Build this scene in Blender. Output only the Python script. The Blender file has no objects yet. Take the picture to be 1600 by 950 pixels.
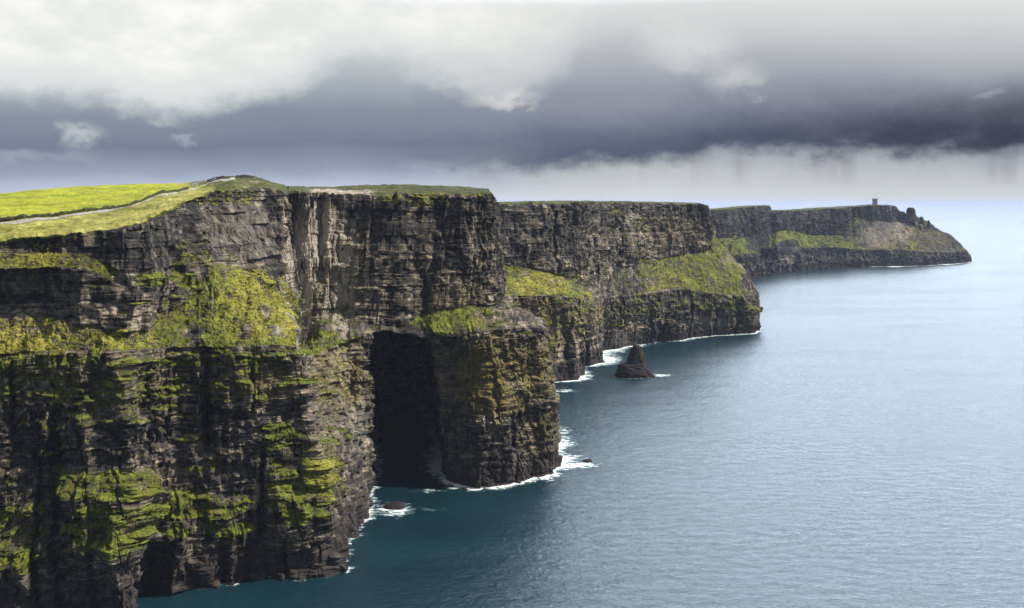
import bpy, bmesh, math, random
import numpy as np
from mathutils import Vector

random.seed(7)
scene = bpy.context.scene
COL = scene.collection
R = math.radians

# ------------------------------------------------------------------ survey of the place
# The coast was surveyed as bearings from the viewpoint: (u, v) are bearing units, d the distance north.
F, H, HOR = 1555.6, 180.0, 316.0


def at(u, v, d):
    return ((u - 800.0) / F * d, d, H - (v - HOR) / F * d)


def sea(u, v):
    return at(u, v, H * F / (v - HOR))


def on_sea(u, v, z=0.0):
    d = (H - z) * F / (v - HOR)
    return ((u - 800.0) / F * d, d, z)


# ------------------------------------------------------------------ noise
def hash2(i, j, seed=0):
    i = i.astype(np.int64).astype(np.uint32)
    j = j.astype(np.int64).astype(np.uint32)
    h = i * np.uint32(374761393) + j * np.uint32(668265263) + np.uint32((seed * 974711 + 12345) & 0xFFFFFFFF)
    h = (h ^ (h >> np.uint32(13))) * np.uint32(1274126177)
    h = (h ^ (h >> np.uint32(15))) * np.uint32(2246822519)
    h = h ^ (h >> np.uint32(16))
    return h.astype(np.float64) / 4294967295.0


def noise2(x, y, seed=0):
    x, y = np.broadcast_arrays(np.asarray(x, float), np.asarray(y, float))
    xi, yi = np.floor(x), np.floor(y)
    fx, fy = x - xi, y - yi
    fx = fx * fx * fx * (fx * (fx * 6 - 15) + 10)
    fy = fy * fy * fy * (fy * (fy * 6 - 15) + 10)
    a = hash2(xi, yi, seed); b = hash2(xi + 1, yi, seed)
    c = hash2(xi, yi + 1, seed); d = hash2(xi + 1, yi + 1, seed)
    return (a * (1 - fx) + b * fx) * (1 - fy) + (c * (1 - fx) + d * fx) * fy


def fbm(x, y, seed=0, octs=4, gain=0.5):
    s, a, t = 0.0, 1.0, 0.0
    for k in range(octs):
        s = s + a * noise2(x * 2 ** k + 17.3 * k, y * 2 ** k - 9.1 * k, seed + k)
        t += a
        a *= gain
    return s / t


def sstep(e0, e1, x):
    t = np.clip((x - e0) / (e1 - e0), 0, 1)
    return t * t * (3 - 2 * t)


def pchip(xk, yk, x):
    """monotone cubic interpolation, yk (n, ...)"""
    xk = np.asarray(xk, float); yk = np.asarray(yk, float)
    h = np.diff(xk)
    hh = h.reshape((-1,) + (1,) * (yk.ndim - 1))
    dl = np.diff(yk, axis=0) / hh
    m = np.zeros_like(yk)
    m[0], m[-1] = dl[0], dl[-1]
    if len(xk) > 2:
        w1 = 2 * hh[1:] + hh[:-1]; w2 = hh[1:] + 2 * hh[:-1]
        ok = dl[1:] * dl[:-1] > 0
        den = np.where(ok, w1 / np.where(ok, dl[:-1], 1) + w2 / np.where(ok, dl[1:], 1), 1)
        m[1:-1] = np.where(ok, (w1 + w2) / den, 0)
    i = np.clip(np.searchsorted(xk, x, side='right') - 1, 0, len(xk) - 2)
    sh = (-1,) + (1,) * (yk.ndim - 1)
    t = ((x - xk[i]) / h[i]).reshape(sh)
    H_ = h[i].reshape(sh)
    return ((1 + 2 * t) * (1 - t) ** 2 * yk[i] + t * (1 - t) ** 2 * H_ * m[i]
            + t * t * (3 - 2 * t) * yk[i + 1] + t * t * (t - 1) * H_ * m[i + 1])


# ------------------------------------------------------------------ object helpers
def mesh_grid(name, P, mat, attrs=None, parent=None, smooth=False, flip=False):
    nc, nr = P.shape[:2]
    me = bpy.data.meshes.new(name)
    idx = np.arange(nc * nr).reshape(nc, nr)
    a, b, c, d = idx[:-1, :-1], idx[1:, :-1], idx[1:, 1:], idx[:-1, 1:]
    q = np.stack([a, b, c, d] if not flip else [a, d, c, b], -1).reshape(-1, 4)
    me.vertices.add(nc * nr)
    me.vertices.foreach_set('co', P.reshape(-1).astype(np.float32))
    me.loops.add(q.size)
    me.loops.foreach_set('vertex_index', q.reshape(-1).astype(np.int32))
    me.polygons.add(len(q))
    me.polygons.foreach_set('loop_start', np.arange(0, q.size, 4, dtype=np.int32))
    me.polygons.foreach_set('loop_total', np.full(len(q), 4, np.int32))
    me.polygons.foreach_set('use_smooth', np.full(len(q), smooth, bool))
    for k, v in (attrs or {}).items():
        at_ = me.attributes.new(k, 'FLOAT', 'POINT')
        at_.data.foreach_set('value', v.reshape(-1).astype(np.float32))
    me.update(calc_edges=True)
    me.materials.append(mat)
    o = bpy.data.objects.new(name, me)
    COL.objects.link(o)
    if parent:
        o.parent = parent
    return o


def mesh_bm(name, bm, mats, parent=None, smooth=False):
    me = bpy.data.meshes.new(name)
    bm.normal_update()
    bm.to_mesh(me); bm.free()
    for m in (mats if isinstance(mats, (list, tuple)) else [mats]):
        me.materials.append(m)
    if smooth:
        me.polygons.foreach_set('use_smooth', [True] * len(me.polygons))
    o = bpy.data.objects.new(name, me)
    COL.objects.link(o)
    if parent:
        o.parent = parent
    return o


def tag(o, label=None, cat=None, group=None, kind=None):
    if label: o['label'] = label
    if cat: o['category'] = cat
    if group: o['group'] = group
    if kind: o['kind'] = kind
    return o


def empty(name, loc):
    o = bpy.data.objects.new(name, None)
    o.location = loc
    o.empty_display_size = 0.5
    COL.objects.link(o)
    return o


# ------------------------------------------------------------------ node helpers
class NT:
    def __init__(self, tree):
        self.t = tree
        self.n = tree.nodes
        self.n.clear()

    def new(self, kind, **kw):
        nd = self.n.new(kind)
        for k, v in kw.items():
            setattr(nd, k, v)
        return nd

    def link(self, a, b):
        self.t.links.new(a, b)

    def put(self, sock, v):
        if isinstance(v, bpy.types.NodeSocket):
            self.link(v, sock)
        elif v is not None:
            sock.default_value = v

    def math(self, op, a, b=None, c=None, clamp=False):
        nd = self.new('ShaderNodeMath', operation=op, use_clamp=clamp)
        self.put(nd.inputs[0], a)
        if b is not None: self.put(nd.inputs[1], b)
        if c is not None: self.put(nd.inputs[2], c)
        return nd.outputs[0]

    def mapr(self, v, a, b, c=0.0, d=1.0, smooth=True):
        nd = self.new('ShaderNodeMapRange', interpolation_type='SMOOTHSTEP' if smooth else 'LINEAR')
        self.put(nd.inputs[0], v)
        for i, x in zip((1, 2, 3, 4), (a, b, c, d)):
            self.put(nd.inputs[i], x)
        return nd.outputs[0]

    def mix(self, f, a, b, blend='MIX'):
        nd = self.new('ShaderNodeMix', data_type='RGBA', blend_type=blend)
        self.put(nd.inputs[0], f)
        for s, v in ((nd.inputs[6], a), (nd.inputs[7], b)):
            if isinstance(v, tuple) and len(v) == 3: v = v + (1,)
            self.put(s, v)
        return nd.outputs[2]

    def noise(self, vec, scale, detail=4, rough=0.55, dist=0.0, color=False):
        nd = self.new('ShaderNodeTexNoise')
        if vec is not None: self.link(vec, nd.inputs['Vector'])
        nd.inputs['Scale'].default_value = scale
        nd.inputs['Detail'].default_value = detail
        nd.inputs['Roughness'].default_value = rough
        nd.inputs['Distortion'].default_value = dist
        return nd.outputs[1 if color else 0]

    def scale(self, vec, s, off=(0, 0, 0)):
        nd = self.new('ShaderNodeMapping')
        self.link(vec, nd.inputs[0])
        nd.inputs['Scale'].default_value = s
        nd.inputs['Location'].default_value = off
        return nd.outputs[0]

    def attr(self, name):
        return self.new('ShaderNodeAttribute', attribute_name=name).outputs['Fac']

    def ramp(self, f, pts):
        nd = self.new('ShaderNodeValToRGB')
        cr = nd.color_ramp
        while len(cr.elements) > 1: cr.elements.remove(cr.elements[-1])
        cr.elements[0].position = pts[0][0]; cr.elements[0].color = tuple(pts[0][1]) + (1,)
        for p, c in pts[1:]:
            e = cr.elements.new(p); e.color = tuple(c) + (1,)
        self.put(nd.inputs[0], f)
        return nd.outputs[0]


def lin(r, g, b):
    def f(c):
        c /= 255.0
        return c / 12.92 if c <= 0.04045 else ((c + 0.055) / 1.055) ** 2.4
    return (f(r), f(g), f(b))


def material(name):
    m = bpy.data.materials.new(name)
    m.use_nodes = True
    n = NT(m.node_tree)
    out = n.new('ShaderNodeOutputMaterial')
    return m, n, out


def simple_mat(name, col, rough=0.9, var=0.25, scale=1.5, spec=0.2):
    m, n, out = material(name)
    tc = n.new('ShaderNodeTexCoord').outputs['Object']
    b = n.new('ShaderNodeBsdfPrincipled')
    f = n.noise(tc, scale, 4)
    dark = tuple(c * (1 - var) for c in col); lite = tuple(min(1, c * (1 + var)) for c in col)
    n.link(n.mix(n.mapr(f, 0.3, 0.7), dark, lite), b.inputs['Base Color'])
    b.inputs['Roughness'].default_value = rough
    b.inputs['Specular IOR Level'].default_value = spec
    n.link(b.outputs[0], out.inputs[0])
    return m


# ------------------------------------------------------------------ materials
def cliff_material(name, detail=1.0, dull=1.0):
    """sandstone and shale beds, with turf where the 'grass' survey says it grows"""
    m, n, out = material(name)
    P = n.new('ShaderNodeTexCoord').outputs['Object']
    geo = n.new('ShaderNodeNewGeometry')
    sepP = n.new('ShaderNodeSeparateXYZ'); n.link(P, sepP.inputs[0])
    z = sepP.outputs[2]
    grass = n.attr('grass'); tone = n.attr('tone'); pale = n.attr('pale'); lich = n.attr('lichen'); dry = n.attr('dry'); chip = n.attr('chip')
    k = detail
    beds = n.noise(n.scale(P, (0.02 * k, 0.02 * k, 0.55 * k)), 1.0, 6, 0.65)
    beds2 = n.noise(n.scale(P, (0.12 * k, 0.12 * k, 1.9 * k)), 1.0, 4, 0.6)
    streak = n.noise(n.scale(P, (0.22 * k, 0.22 * k, 0.018 * k)), 1.0, 5, 0.6)
    fine = n.noise(P, 1.1 * k, 6, 0.7)
    mid = n.noise(P, 0.10 * k, 5, 0.6)
    patch = n.noise(P, 0.045 * k, 4, 0.6, 0.5)
    # rock
    v = n.math('ADD', n.math('MULTIPLY', beds, 0.38), n.math('MULTIPLY', beds2, 0.30))
    v = n.math('ADD', v, n.math('MULTIPLY', fine, 0.32))
    v = n.math('ADD', v, n.math('MULTIPLY', n.math('SUBTRACT', tone, 0.5), 0.34))
    v = n.math('ADD', v, n.math('MULTIPLY', n.math('SUBTRACT', streak, 0.5), 0.5))
    v = n.math('ADD', v, n.math('MULTIPLY', n.math('SUBTRACT', n.noise(P, 0.022 * k, 3), 0.5), 0.22))
    rock = n.ramp(v, [(0.28, (0.006, 0.0056, 0.0058)), (0.43, (0.022, 0.020, 0.019)),
                      (0.53, (0.072, 0.062, 0.052)), (0.62, (0.19, 0.16, 0.118)), (0.74, (0.42, 0.36, 0.27))])
    rock = n.mix(n.mapr(patch, 0.42, 0.66, 0, 0.55), rock, n.mix(0.5, rock, (0.05, 0.052, 0.058)))
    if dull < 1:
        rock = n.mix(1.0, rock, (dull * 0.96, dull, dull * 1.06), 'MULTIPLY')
    # pale washed streaks
    pf = n.math('MULTIPLY', pale, n.mapr(n.math('ADD', n.math('MULTIPLY', streak, 0.75), n.math('MULTIPLY', fine, 0.25)), 0.32, 0.54))
    rock = n.mix(pf, rock, n.mix(fine, (0.17, 0.145, 0.115), (0.58, 0.52, 0.43)))
    # ochre lichen
    lf = n.math('MULTIPLY', lich, n.mapr(n.math('ADD', n.math('MULTIPLY', mid, 0.5), n.math('MULTIPLY', fine, 0.5)), 0.36, 0.6))
    rock = n.mix(lf, rock, n.mix(n.mapr(beds2, 0.35, 0.65), (0.11, 0.095, 0.026), (0.32, 0.25, 0.10)))
    # fresh pale bed edges
    cf = n.math('MULTIPLY', chip, n.mapr(n.math('ADD', n.math('MULTIPLY', beds2, 0.55), n.math('MULTIPLY', fine, 0.45)), 0.53, 0.60))
    rock = n.mix(cf, rock, (0.52, 0.46, 0.36))
    # bird-limed ledges
    guano = n.math('MULTIPLY', n.mapr(n.noise(n.scale(P, (0.35, 0.35, 0.9)), 1.0, 5, 0.8), 0.655, 0.70), n.mapr(mid, 0.50, 0.6))
    rock = n.mix(n.math('MULTIPLY', guano, 0.75), rock, (0.58, 0.54, 0.47))
    # the zone the sea keeps wet
    wetz = n.mapr(n.math('ADD', z, n.math('MULTIPLY', mid, -26.0)), -8.0, 16.0, 1.0, 0.0)
    rock = n.mix(n.math('MULTIPLY', wetz, 0.8), rock, n.mix(fine, (0.012, 0.010, 0.012), (0.05, 0.042, 0.045)))
    # turf
    gn = n.noise(P, 0.55 * k, 6, 0.72)
    gmask = n.math('ADD', grass, n.math('MULTIPLY', n.math('SUBTRACT', gn, 0.5), 1.5))
    gmask = n.math('ADD', gmask, n.math('MULTIPLY', n.math('SUBTRACT', mid, 0.5), 0.9))
    gmask = n.math('ADD', gmask, n.math('MULTIPLY', n.math('SUBTRACT', beds2, 0.5), 0.45))
    gmask = n.mapr(gmask, 0.44, 0.58)
    gcol = n.ramp(n.math('ADD', n.math('MULTIPLY', n.noise(P, 0.16 * k, 6, 0.7), 0.6), n.math('MULTIPLY', gn, 0.4)),
                  [(0.34, (0.020, 0.023, 0.006)), (0.45, (0.074, 0.092, 0.014)), (0.54, (0.155, 0.180, 0.026)), (0.66, (0.30, 0.295, 0.055))])
    dcol = n.ramp(n.math('ADD', n.math('MULTIPLY', n.noise(P, 0.12 * k, 6, 0.7), 0.6), n.math('MULTIPLY', gn, 0.4)),
                  [(0.34, (0.06, 0.048, 0.012)), (0.45, (0.20, 0.18, 0.028)), (0.54, (0.38, 0.345, 0.06)), (0.66, (0.58, 0.50, 0.15))])
    gcol = n.mix(dry, gcol, dcol)
    gf = n.noise(n.scale(P, (1, 1, 0.6)), 1.7 * k, 5, 0.75)
    gcol = n.mix(n.mapr(gf, 0.48, 0.36, 0, 0.55), gcol, (0.030, 0.028, 0.010))
    gcol = n.mix(n.mapr(gf, 0.54, 0.68, 0, 0.5), gcol, (0.33, 0.31, 0.07))
    gcol = n.mix(n.mapr(n.noise(P, 0.07 * k, 4, 0.6), 0.55, 0.70, 0, 0.5), gcol, (0.15, 0.105, 0.036))
    col = n.mix(gmask, rock, gcol)
    b = n.new('ShaderNodeBsdfPrincipled')
    n.link(col, b.inputs['Base Color'])
    b.inputs['Roughness'].default_value = 0.92
    b.inputs['Specular IOR Level'].default_value = 0.12
    bump = n.new('ShaderNodeBump')
    bump.inputs['Strength'].default_value = 0.9
    bump.inputs['Distance'].default_value = 0.8 / k
    hgt = n.math('ADD', n.math('MULTIPLY', beds2, 0.9), n.math('MULTIPLY', fine, 0.9))
    hgt = n.math('ADD', hgt, n.math('MULTIPLY', n.math('MULTIPLY', gmask, gn), 1.4))
    n.link(hgt, bump.inputs['Height'])
    n.link(bump.outputs[0], b.inputs['Normal'])
    n.link(b.outputs[0], out.inputs[0])
    return m


def turf_material():
    m, n, out = material('plateau_turf')
    P = n.new('ShaderNodeTexCoord').outputs['Object']
    field = n.attr('field'); bare = n.attr('bare'); moor = n.attr('moor')
    a = n.noise(P, 0.05, 6, 0.65); b_ = n.noise(P, 0.45, 6, 0.72); c = n.noise(n.scale(P, (0.03, 0.15, 0.1)), 1.0, 4)
    v = n.math('ADD', n.math('MULTIPLY', a, 0.5), n.math('MULTIPLY', b_, 0.5))
    rough = n.ramp(v, [(0.32, (0.05, 0.052, 0.012)), (0.44, (0.15, 0.145, 0.028)), (0.54, (0.28, 0.26, 0.06)), (0.66, (0.44, 0.39, 0.14))])
    fld = n.ramp(n.math('ADD', n.math('MULTIPLY', c, 0.6), n.math('MULTIPLY', a, 0.4)),
                 [(0.34, (0.13, 0.15, 0.014)), (0.46, (0.21, 0.23, 0.016)), (0.55, (0.29, 0.295, 0.018)), (0.68, (0.38, 0.36, 0.025))])
    mr = n.ramp(v, [(0.32, (0.014, 0.018, 0.006)), (0.5, (0.05, 0.056, 0.014)), (0.62, (0.10, 0.085, 0.03)), (0.72, (0.16, 0.12, 0.06))])
    col = n.mix(field, rough, fld)
    col = n.mix(n.mapr(n.math('ADD', moor, n.math('MULTIPLY', n.math('SUBTRACT', b_, 0.5), 0.7)), 0.4, 0.6), col, mr)
    bm_ = n.mapr(n.math('ADD', n.math('ADD', bare, n.math('MULTIPLY', n.math('SUBTRACT', b_, 0.5), 1.2)), n.math('MULTIPLY', n.math('SUBTRACT', a, 0.5), 1.4)), 0.42, 0.6)
    col = n.mix(bm_, col, n.mix(b_, (0.13, 0.105, 0.085), (0.42, 0.35, 0.28)))
    b = n.new('ShaderNodeBsdfPrincipled')
    n.link(col, b.inputs['Base Color'])
    b.inputs['Roughness'].default_value = 0.95
    b.inputs['Specular IOR Level'].default_value = 0.1
    bump = n.new('ShaderNodeBump'); bump.inputs['Strength'].default_value = 0.7; bump.inputs['Distance'].default_value = 0.5
    n.link(b_, bump.inputs['Height']); n.link(bump.outputs[0], b.inputs['Normal'])
    n.link(b.outputs[0], out.inputs[0])
    return m


def water_material():
    m, n, out = material('atlantic_water')
    P = n.new('ShaderNodeTexCoord').outputs['Object']
    b = n.new('ShaderNodeBsdfPrincipled')
    w0 = n.noise(n.scale(P, (0.010, 0.018, 0.01)), 1.0, 3)
    w1 = n.noise(n.scale(P, (0.085, 0.16, 0.1)), 1.0, 5, 0.6, 0.6)
    w2 = n.noise(n.scale(P, (0.36, 0.62, 0.4)), 1.0, 4, 0.6, 0.4)
    hgt = n.math('ADD', n.math('MULTIPLY', w1, 0.95), n.math('MULTIPLY', w2, 0.46))
    hgt = n.math('ADD', hgt, n.math('MULTIPLY', w0, 2.0))
    bump = n.new('ShaderNodeBump'); bump.inputs['Strength'].default_value = 1.0; bump.inputs['Distance'].default_value = 1.0
    n.link(hgt, bump.inputs['Height']); n.link(bump.outputs[0], b.inputs['Normal'])
    n.link(n.mix(n.mapr(w0, 0.3, 0.7), (0.003, 0.018, 0.027), (0.005, 0.026, 0.038)), b.inputs['Base Color'])
    n.link(n.mapr(n.noise(n.scale(P, (0.0022, 0.0075, 0.01)), 1.0, 4, 0.6, 0.8), 0.35, 0.65, 0.21, 0.27), b.inputs['Roughness'])
    b.inputs['IOR'].default_value = 1.40
    n.link(b.outputs[0], out.inputs[0])
    return m


def foam_material():
    m, n, out = material('sea_foam')
    P = n.new('ShaderNodeTexCoord').outputs['Object']
    f = n.attr('foam')
    a = n.noise(n.scale(P, (0.16, 0.24, 0.2)), 1.0, 7, 0.75, 0.9)
    a2 = n.noise(n.scale(P, (0.7, 0.9, 0.7)), 1.0, 5, 0.7, 0.5)
    k = n.math('ADD', f, n.math('MULTIPLY', n.math('SUBTRACT', a, 0.5), 2.0))
    k = n.mapr(n.math('ADD', k, n.math('MULTIPLY', n.math('SUBTRACT', a2, 0.5), 0.8)), 0.36, 0.86)
    d = n.new('ShaderNodeBsdfDiffuse')
    n.link(n.mix(k, (0.28, 0.50, 0.54), (0.82, 0.84, 0.84)), d.inputs[0])
    t = n.new('ShaderNodeBsdfTransparent')
    mx = n.new('ShaderNodeMixShader')
    n.link(k, mx.inputs[0]); n.link(t.outputs[0], mx.inputs[1]); n.link(d.outputs[0], mx.inputs[2])
    n.link(mx.outputs[0], out.inputs[0])
    return m


M_NEAR = cliff_material('near_cliff_rock', 1.0)
M_MID = cliff_material('middle_cliff_rock', 0.6)
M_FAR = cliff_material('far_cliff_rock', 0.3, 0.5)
M_TURF = turf_material()
M_WATER = water_material()
M_FOAM = foam_material()
M_PATH = simple_mat('path_gravel', (0.29, 0.27, 0.235), var=0.25, scale=0.6)
M_BANK = simple_mat('bank_heather', (0.035, 0.038, 0.012), var=0.6, scale=0.5)
M_FLAG = simple_mat('flagstone', (0.17, 0.17, 0.175), var=0.3, scale=0.8)
M_STACK = None


# ------------------------------------------------------------------ cliff builder
def build_surface(cols, weights, rows, seed, ledges=(), shelves=(), carves=(), gullies=(), veg=(), pales=(), chips=(), lichens=(), dries=(),
                  amp=1.0, bed=3.0, smallbed=1.1, top_i=6):
    """cols: for each station along the coast a list of points from below the sea up over the edge and inland."""
    K = np.array(cols, float)                                     # (stations, levels, 3)
    nst, nlev = K.shape[:2]
    xs = np.arange(nst, dtype=float)
    s = np.concatenate([np.linspace(i, i + 1, w, endpoint=False) for i, w in enumerate(weights)] + [[nst - 1]])
    L = pchip(xs, K, s)                                           # (nc, levels, 3)
    ts = np.concatenate([np.linspace(i, i + 1, w, endpoint=False) for i, w in enumerate(rows)] + [[nlev - 1]])
    li = np.clip(ts.astype(int), 0, nlev - 2); lt = (ts - li)
    B = L[:, li] * (1 - lt)[None, :, None] + L[:, li + 1] * lt[None, :, None]   # (nc, nr, 3)
    edge = int(np.searchsorted(ts, top_i))                        # row of the cliff edge
    wrow = int(np.searchsorted(ts, 1))
    # bearings of the undisturbed surface
    U = 800 + B[..., 0] / B[..., 1] * F
    V = HOR - (B[..., 2] - H) / B[..., 1] * F
    # normals
    du = np.gradient(B, axis=0); dv = np.gradient(B, axis=1)
    N = np.cross(du, dv)
    N /= np.linalg.norm(N, axis=-1, keepdims=True) + 1e-9
    for ax in (0, 1):                                             # soften
        for _ in range(6):
            N[1:-1] = (N[:-2] + 2 * N[1:-1] + N[2:]) / 4 if ax == 0 else N[1:-1]
            if ax == 1: N[:, 1:-1] = (N[:, :-2] + 2 * N[:, 1:-1] + N[:, 2:]) / 4
    N /= np.linalg.norm(N, axis=-1, keepdims=True) + 1e-9
    nz = np.abs(N[..., 2])
    Nh = N.copy(); Nh[..., 2] = 0
    Nh /= np.linalg.norm(Nh, axis=-1, keepdims=True) + 1e-6
    # arc lengths
    ref = B[:, int(np.searchsorted(ts, 2))]
    sl = np.concatenate([[0], np.cumsum(np.linalg.norm(np.diff(ref[:, :2], axis=0), axis=1))])
    S = np.repeat(sl[:, None], B.shape[1], 1)
    vl = np.concatenate([np.zeros((len(s), 1)), np.cumsum(np.linalg.norm(np.diff(B, axis=1), axis=2), axis=1)], 1)
    Z = B[..., 2]
    plateau = (np.arange(B.shape[1]) >= edge)[None, :].repeat(len(s), 0)
    slope = sstep(0.46, 0.64, nz)                                 # where turf lies on the benches
    rockness = np.clip(1 - slope * 0.85, 0, 1)
    tofade = 0.55 + 0.45 * sstep(0, 1, np.clip((edge - np.arange(B.shape[1])) / 10.0, 0, 1))[None, :]
    # ---- rock relief
    big = (fbm(S / 46, Z / 150, seed, 3) - 0.5) * 15
    rib = -np.abs(noise2(S / 15 + 0.8 * noise2(S / 30, Z / 30, seed + 3), Z / 85, seed + 4) - 0.5) * 8 + 2
    rib2 = -np.abs(noise2(S / 5.5 + 0.6 * noise2(S / 12, Z / 14, seed + 5), Z / 34, seed + 6) - 0.5) * 4.6 + 1.1
    crack = np.abs(noise2(S / 11 + 0.9 * noise2(S / 9, Z / 11, seed + 90), Z / 60, seed + 91) - 0.5)
    crack2 = np.abs(noise2(S / 4.5 + 0.8 * noise2(S / 5, Z / 6, seed + 92), Z / 22, seed + 93) - 0.5)
    rib2 = rib2 - 3.2 * (1 - sstep(0.0, 0.045, crack)) * sstep(0.4, 0.6, noise2(S / 30, Z / 25, seed + 94)) - 1.8 * (1 - sstep(0.0, 0.05, crack2)) * sstep(0.45, 0.6, noise2(S / 14, Z / 12, seed + 95))
    rng = np.random.RandomState(seed)
    zz = Z + 2.5 * (noise2(S / 70, S * 0, seed + 7) - 0.5) * 2 + 0.8 * (fbm(S / 7, Z / 7, seed + 8, 3) - 0.5) * 2

    def beds_of(th):
        e = np.cumsum(th * (0.45 + 1.3 * rng.rand(900) ** 1.5)) - 40
        return np.searchsorted(e, zz)
    b1 = beds_of(bed * 2.3); b2 = beds_of(smallbed * 1.6); b0 = beds_of(bed * 6.0)
    bedoff = (noise2(S / 24, b1 * 17.3, seed + 9) - 0.5) * 2.6 + (hash2(b0, b0 * 0, seed + 21) - 0.5) * 3.0 * noise2(S / 60, b0 * 3.3, seed + 22)
    w1 = (bed * 1.3) * (0.6 + 1.6 * hash2(b1, b1 * 0, seed + 10))
    c1 = np.floor((S + 60 * hash2(b1, b1 * 0 + 1, seed + 11)) / w1)
    blk1 = (hash2(b1, c1, seed + 12) - 0.5) * 3.4 * sstep(0.35, 0.6, noise2(S / 20, Z / 16, seed + 30))
    bness = 0.25 + 1.25 * hash2(b0, b0 * 0 + 9, seed + 26)
    soff = bness * (noise2(S / 7, b2 * 7.7, seed + 13) - 0.5) * 2.1
    w2 = smallbed * (1.0 + 2.4 * hash2(b2, b2 * 0 + 5, seed + 14))
    c2 = np.floor((S + 30 * hash2(b2, b2 * 0 + 2, seed + 15)) / w2)
    blk2 = (hash2(b2, c2, seed + 16) - 0.5) * 1.35 * (0.35 + 0.9 * noise2(S / 13, Z / 9, seed + 31))
    fine = (fbm(S / 2.6, vl / 2.6, seed + 17, 4) - 0.5) * 2.0 + (fbm(S / 9, vl / 14, seed + 32, 3) - 0.5) * 3.0
    tone = 0.5 + 0.5 * ((hash2(b1, c1, seed + 18) - 0.5) * 0.7 + (hash2(b2, c2, seed + 19) - 0.5) * 0.9 + (hash2(b0, b0 * 0 + 3, seed + 24) - 0.5) * 0.7)
    deep = amp * ((big + rib) * tofade + rib2 * (0.4 + 0.6 * tofade) + bedoff * tofade + blk1 + soff + blk2 * bness + fine)
    clumps = amp * ((fbm(S / 15, vl / 22, seed + 25, 3) - 0.5) * 4.0 + (fbm(S / 2.2, vl / 2.6, seed + 26, 4) - 0.5) * 1.5
                    - np.abs(noise2(S / 6, vl / 40, seed + 27) - 0.5) * 2.4)
    D = np.where(plateau, 0, deep * rockness + clumps * (1 - rockness))
    # ---- ledges that stand out of the wall (u0,u1,v0,v1,out): sloping top from v0 to v1, then a drop
    grass = slope * 0.60 + 0.02
    jit = (fbm(S / 9, vl / 9, seed + 40, 3) - 0.5) * 2
    jit2 = (fbm(S / 14, vl / 14, seed + 41, 3) - 0.5) * 2
    rl = np.random.RandomState(seed + 5)
    cmin, cmax = U[:, :edge].min(1), U[:, :edge].max(1)
    shelfD = np.zeros_like(D); shelfG = np.zeros_like(D)
    for (u0, u1, v0, v1, cnt, wmin, wmax, hmin, hmax, omax, gs) in shelves:
        for _ in range(cnt):
            w_ = rl.uniform(wmin, wmax); h_ = rl.uniform(hmin, hmax); uc = rl.uniform(u0, u1); v_ = rl.uniform(v0, v1)
            o_ = rl.uniform(0.35, 1) * omax; g_ = gs * rl.uniform(0.6, 1.15)
            ci = np.where((cmax > uc - w_ - 16) & (cmin < uc + w_ + 16))[0]
            if len(ci) == 0: continue
            a_, b_ = ci[0], ci[-1] + 1
            rmid = V[(a_ + b_) // 2]
            ri = np.where((rmid > v_ - h_ - 40) & (rmid < v_ + h_ * 5 + 60))[0]
            if len(ri) == 0: continue
            sl_ = (slice(a_, b_), slice(ri[0], ri[-1] + 1))
            uu = U[sl_] + jit[sl_] * 9; vv = V[sl_] + jit2[sl_] * 5 + jit[sl_] * 3
            q = np.clip(1 - ((uu - uc) / w_) ** 2, 0, 1)
            mx = np.sqrt(q)
            r = np.clip((vv - (v_ - h_ * mx)) / (h_ * mx + 1e-3), 0, 1)
            prof = np.where(vv < v_, r, np.clip(1 - (vv - v_) / (h_ * 3 + 14), 0, 1) ** 1.5)
            shelfD[sl_] = np.maximum(shelfD[sl_], mx * prof * o_)
            shelfG[sl_] = np.maximum(shelfG[sl_], g_ * sstep(0.05, 0.4, mx) * sstep(v_ - h_ * mx - 3, v_ - h_ * mx * 0.5, vv) * (1 - sstep(v_ - 1, v_ + 3, vv)))
    D = D + np.where(plateau, 0, shelfD)
    grass = np.maximum(grass, shelfG)
    for (u0, u1, v0, v1, outw, gs) in ledges:
        e = min(22.0, (u1 - u0) * 0.3)
        uu = U + jit * 22; vv = V + jit2 * 14
        mx = sstep(u0 - e * .5, u0 + e * .5, uu) * (1 - sstep(u1 - e * .5, u1 + e * .5, uu))
        r = np.clip((vv - v0) / (v1 - v0), 0, 1)
        prof = np.where(vv < v1, r, np.exp(-np.maximum(vv - v1, 0) / (2.2 * (v1 - v0) + 30)))
        D = D + np.where(plateau, 0, mx * prof * outw)
        grass = np.maximum(grass, gs * mx * sstep(v0 - 4, v0 + 6, vv) * (1 - sstep(v1 - 2, v1 + 5, vv)))
    push = np.zeros_like(D)
    for (u, v0, v1, w, dep, lean) in gullies:
        uc = u + lean * (V - v0)
        g = np.exp(-((U + jit * 5 - uc) / w) ** 2) * sstep(v0 - 12, v0 + 25, V) * (1 - sstep(v1 - 12, v1 + 25, V))
        push = np.maximum(push, g * dep)
        tone = tone - 0.12 * g
    for (u0, u1, v0, v1, el, er, et, dep, *ln) in carves:
        uu = U + jit * 6; vv = V + jit2 * 7
        if ln:
            u1 = u1 + ln[0] * (V - v0)
            um = (u0 + u1) / 2
            vv = vv - 7 * np.clip(np.abs(U - um) / 40, 0, 1.2) ** 2.5
            dep = 48 + (dep - 48) * (1 - sstep(650, 770, V))
        cm = sstep(u0 - el, u0 + el, uu) * (1 - sstep(u1 - er, u1 + er, uu)) * sstep(v0 - et, v0 + et, vv) * (1 - sstep(v1, v1 + 30, vv))
        push = np.maximum(push, cm * dep)
        grass = grass * (1 - np.clip(cm * 1.5, 0, 1))
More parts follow.
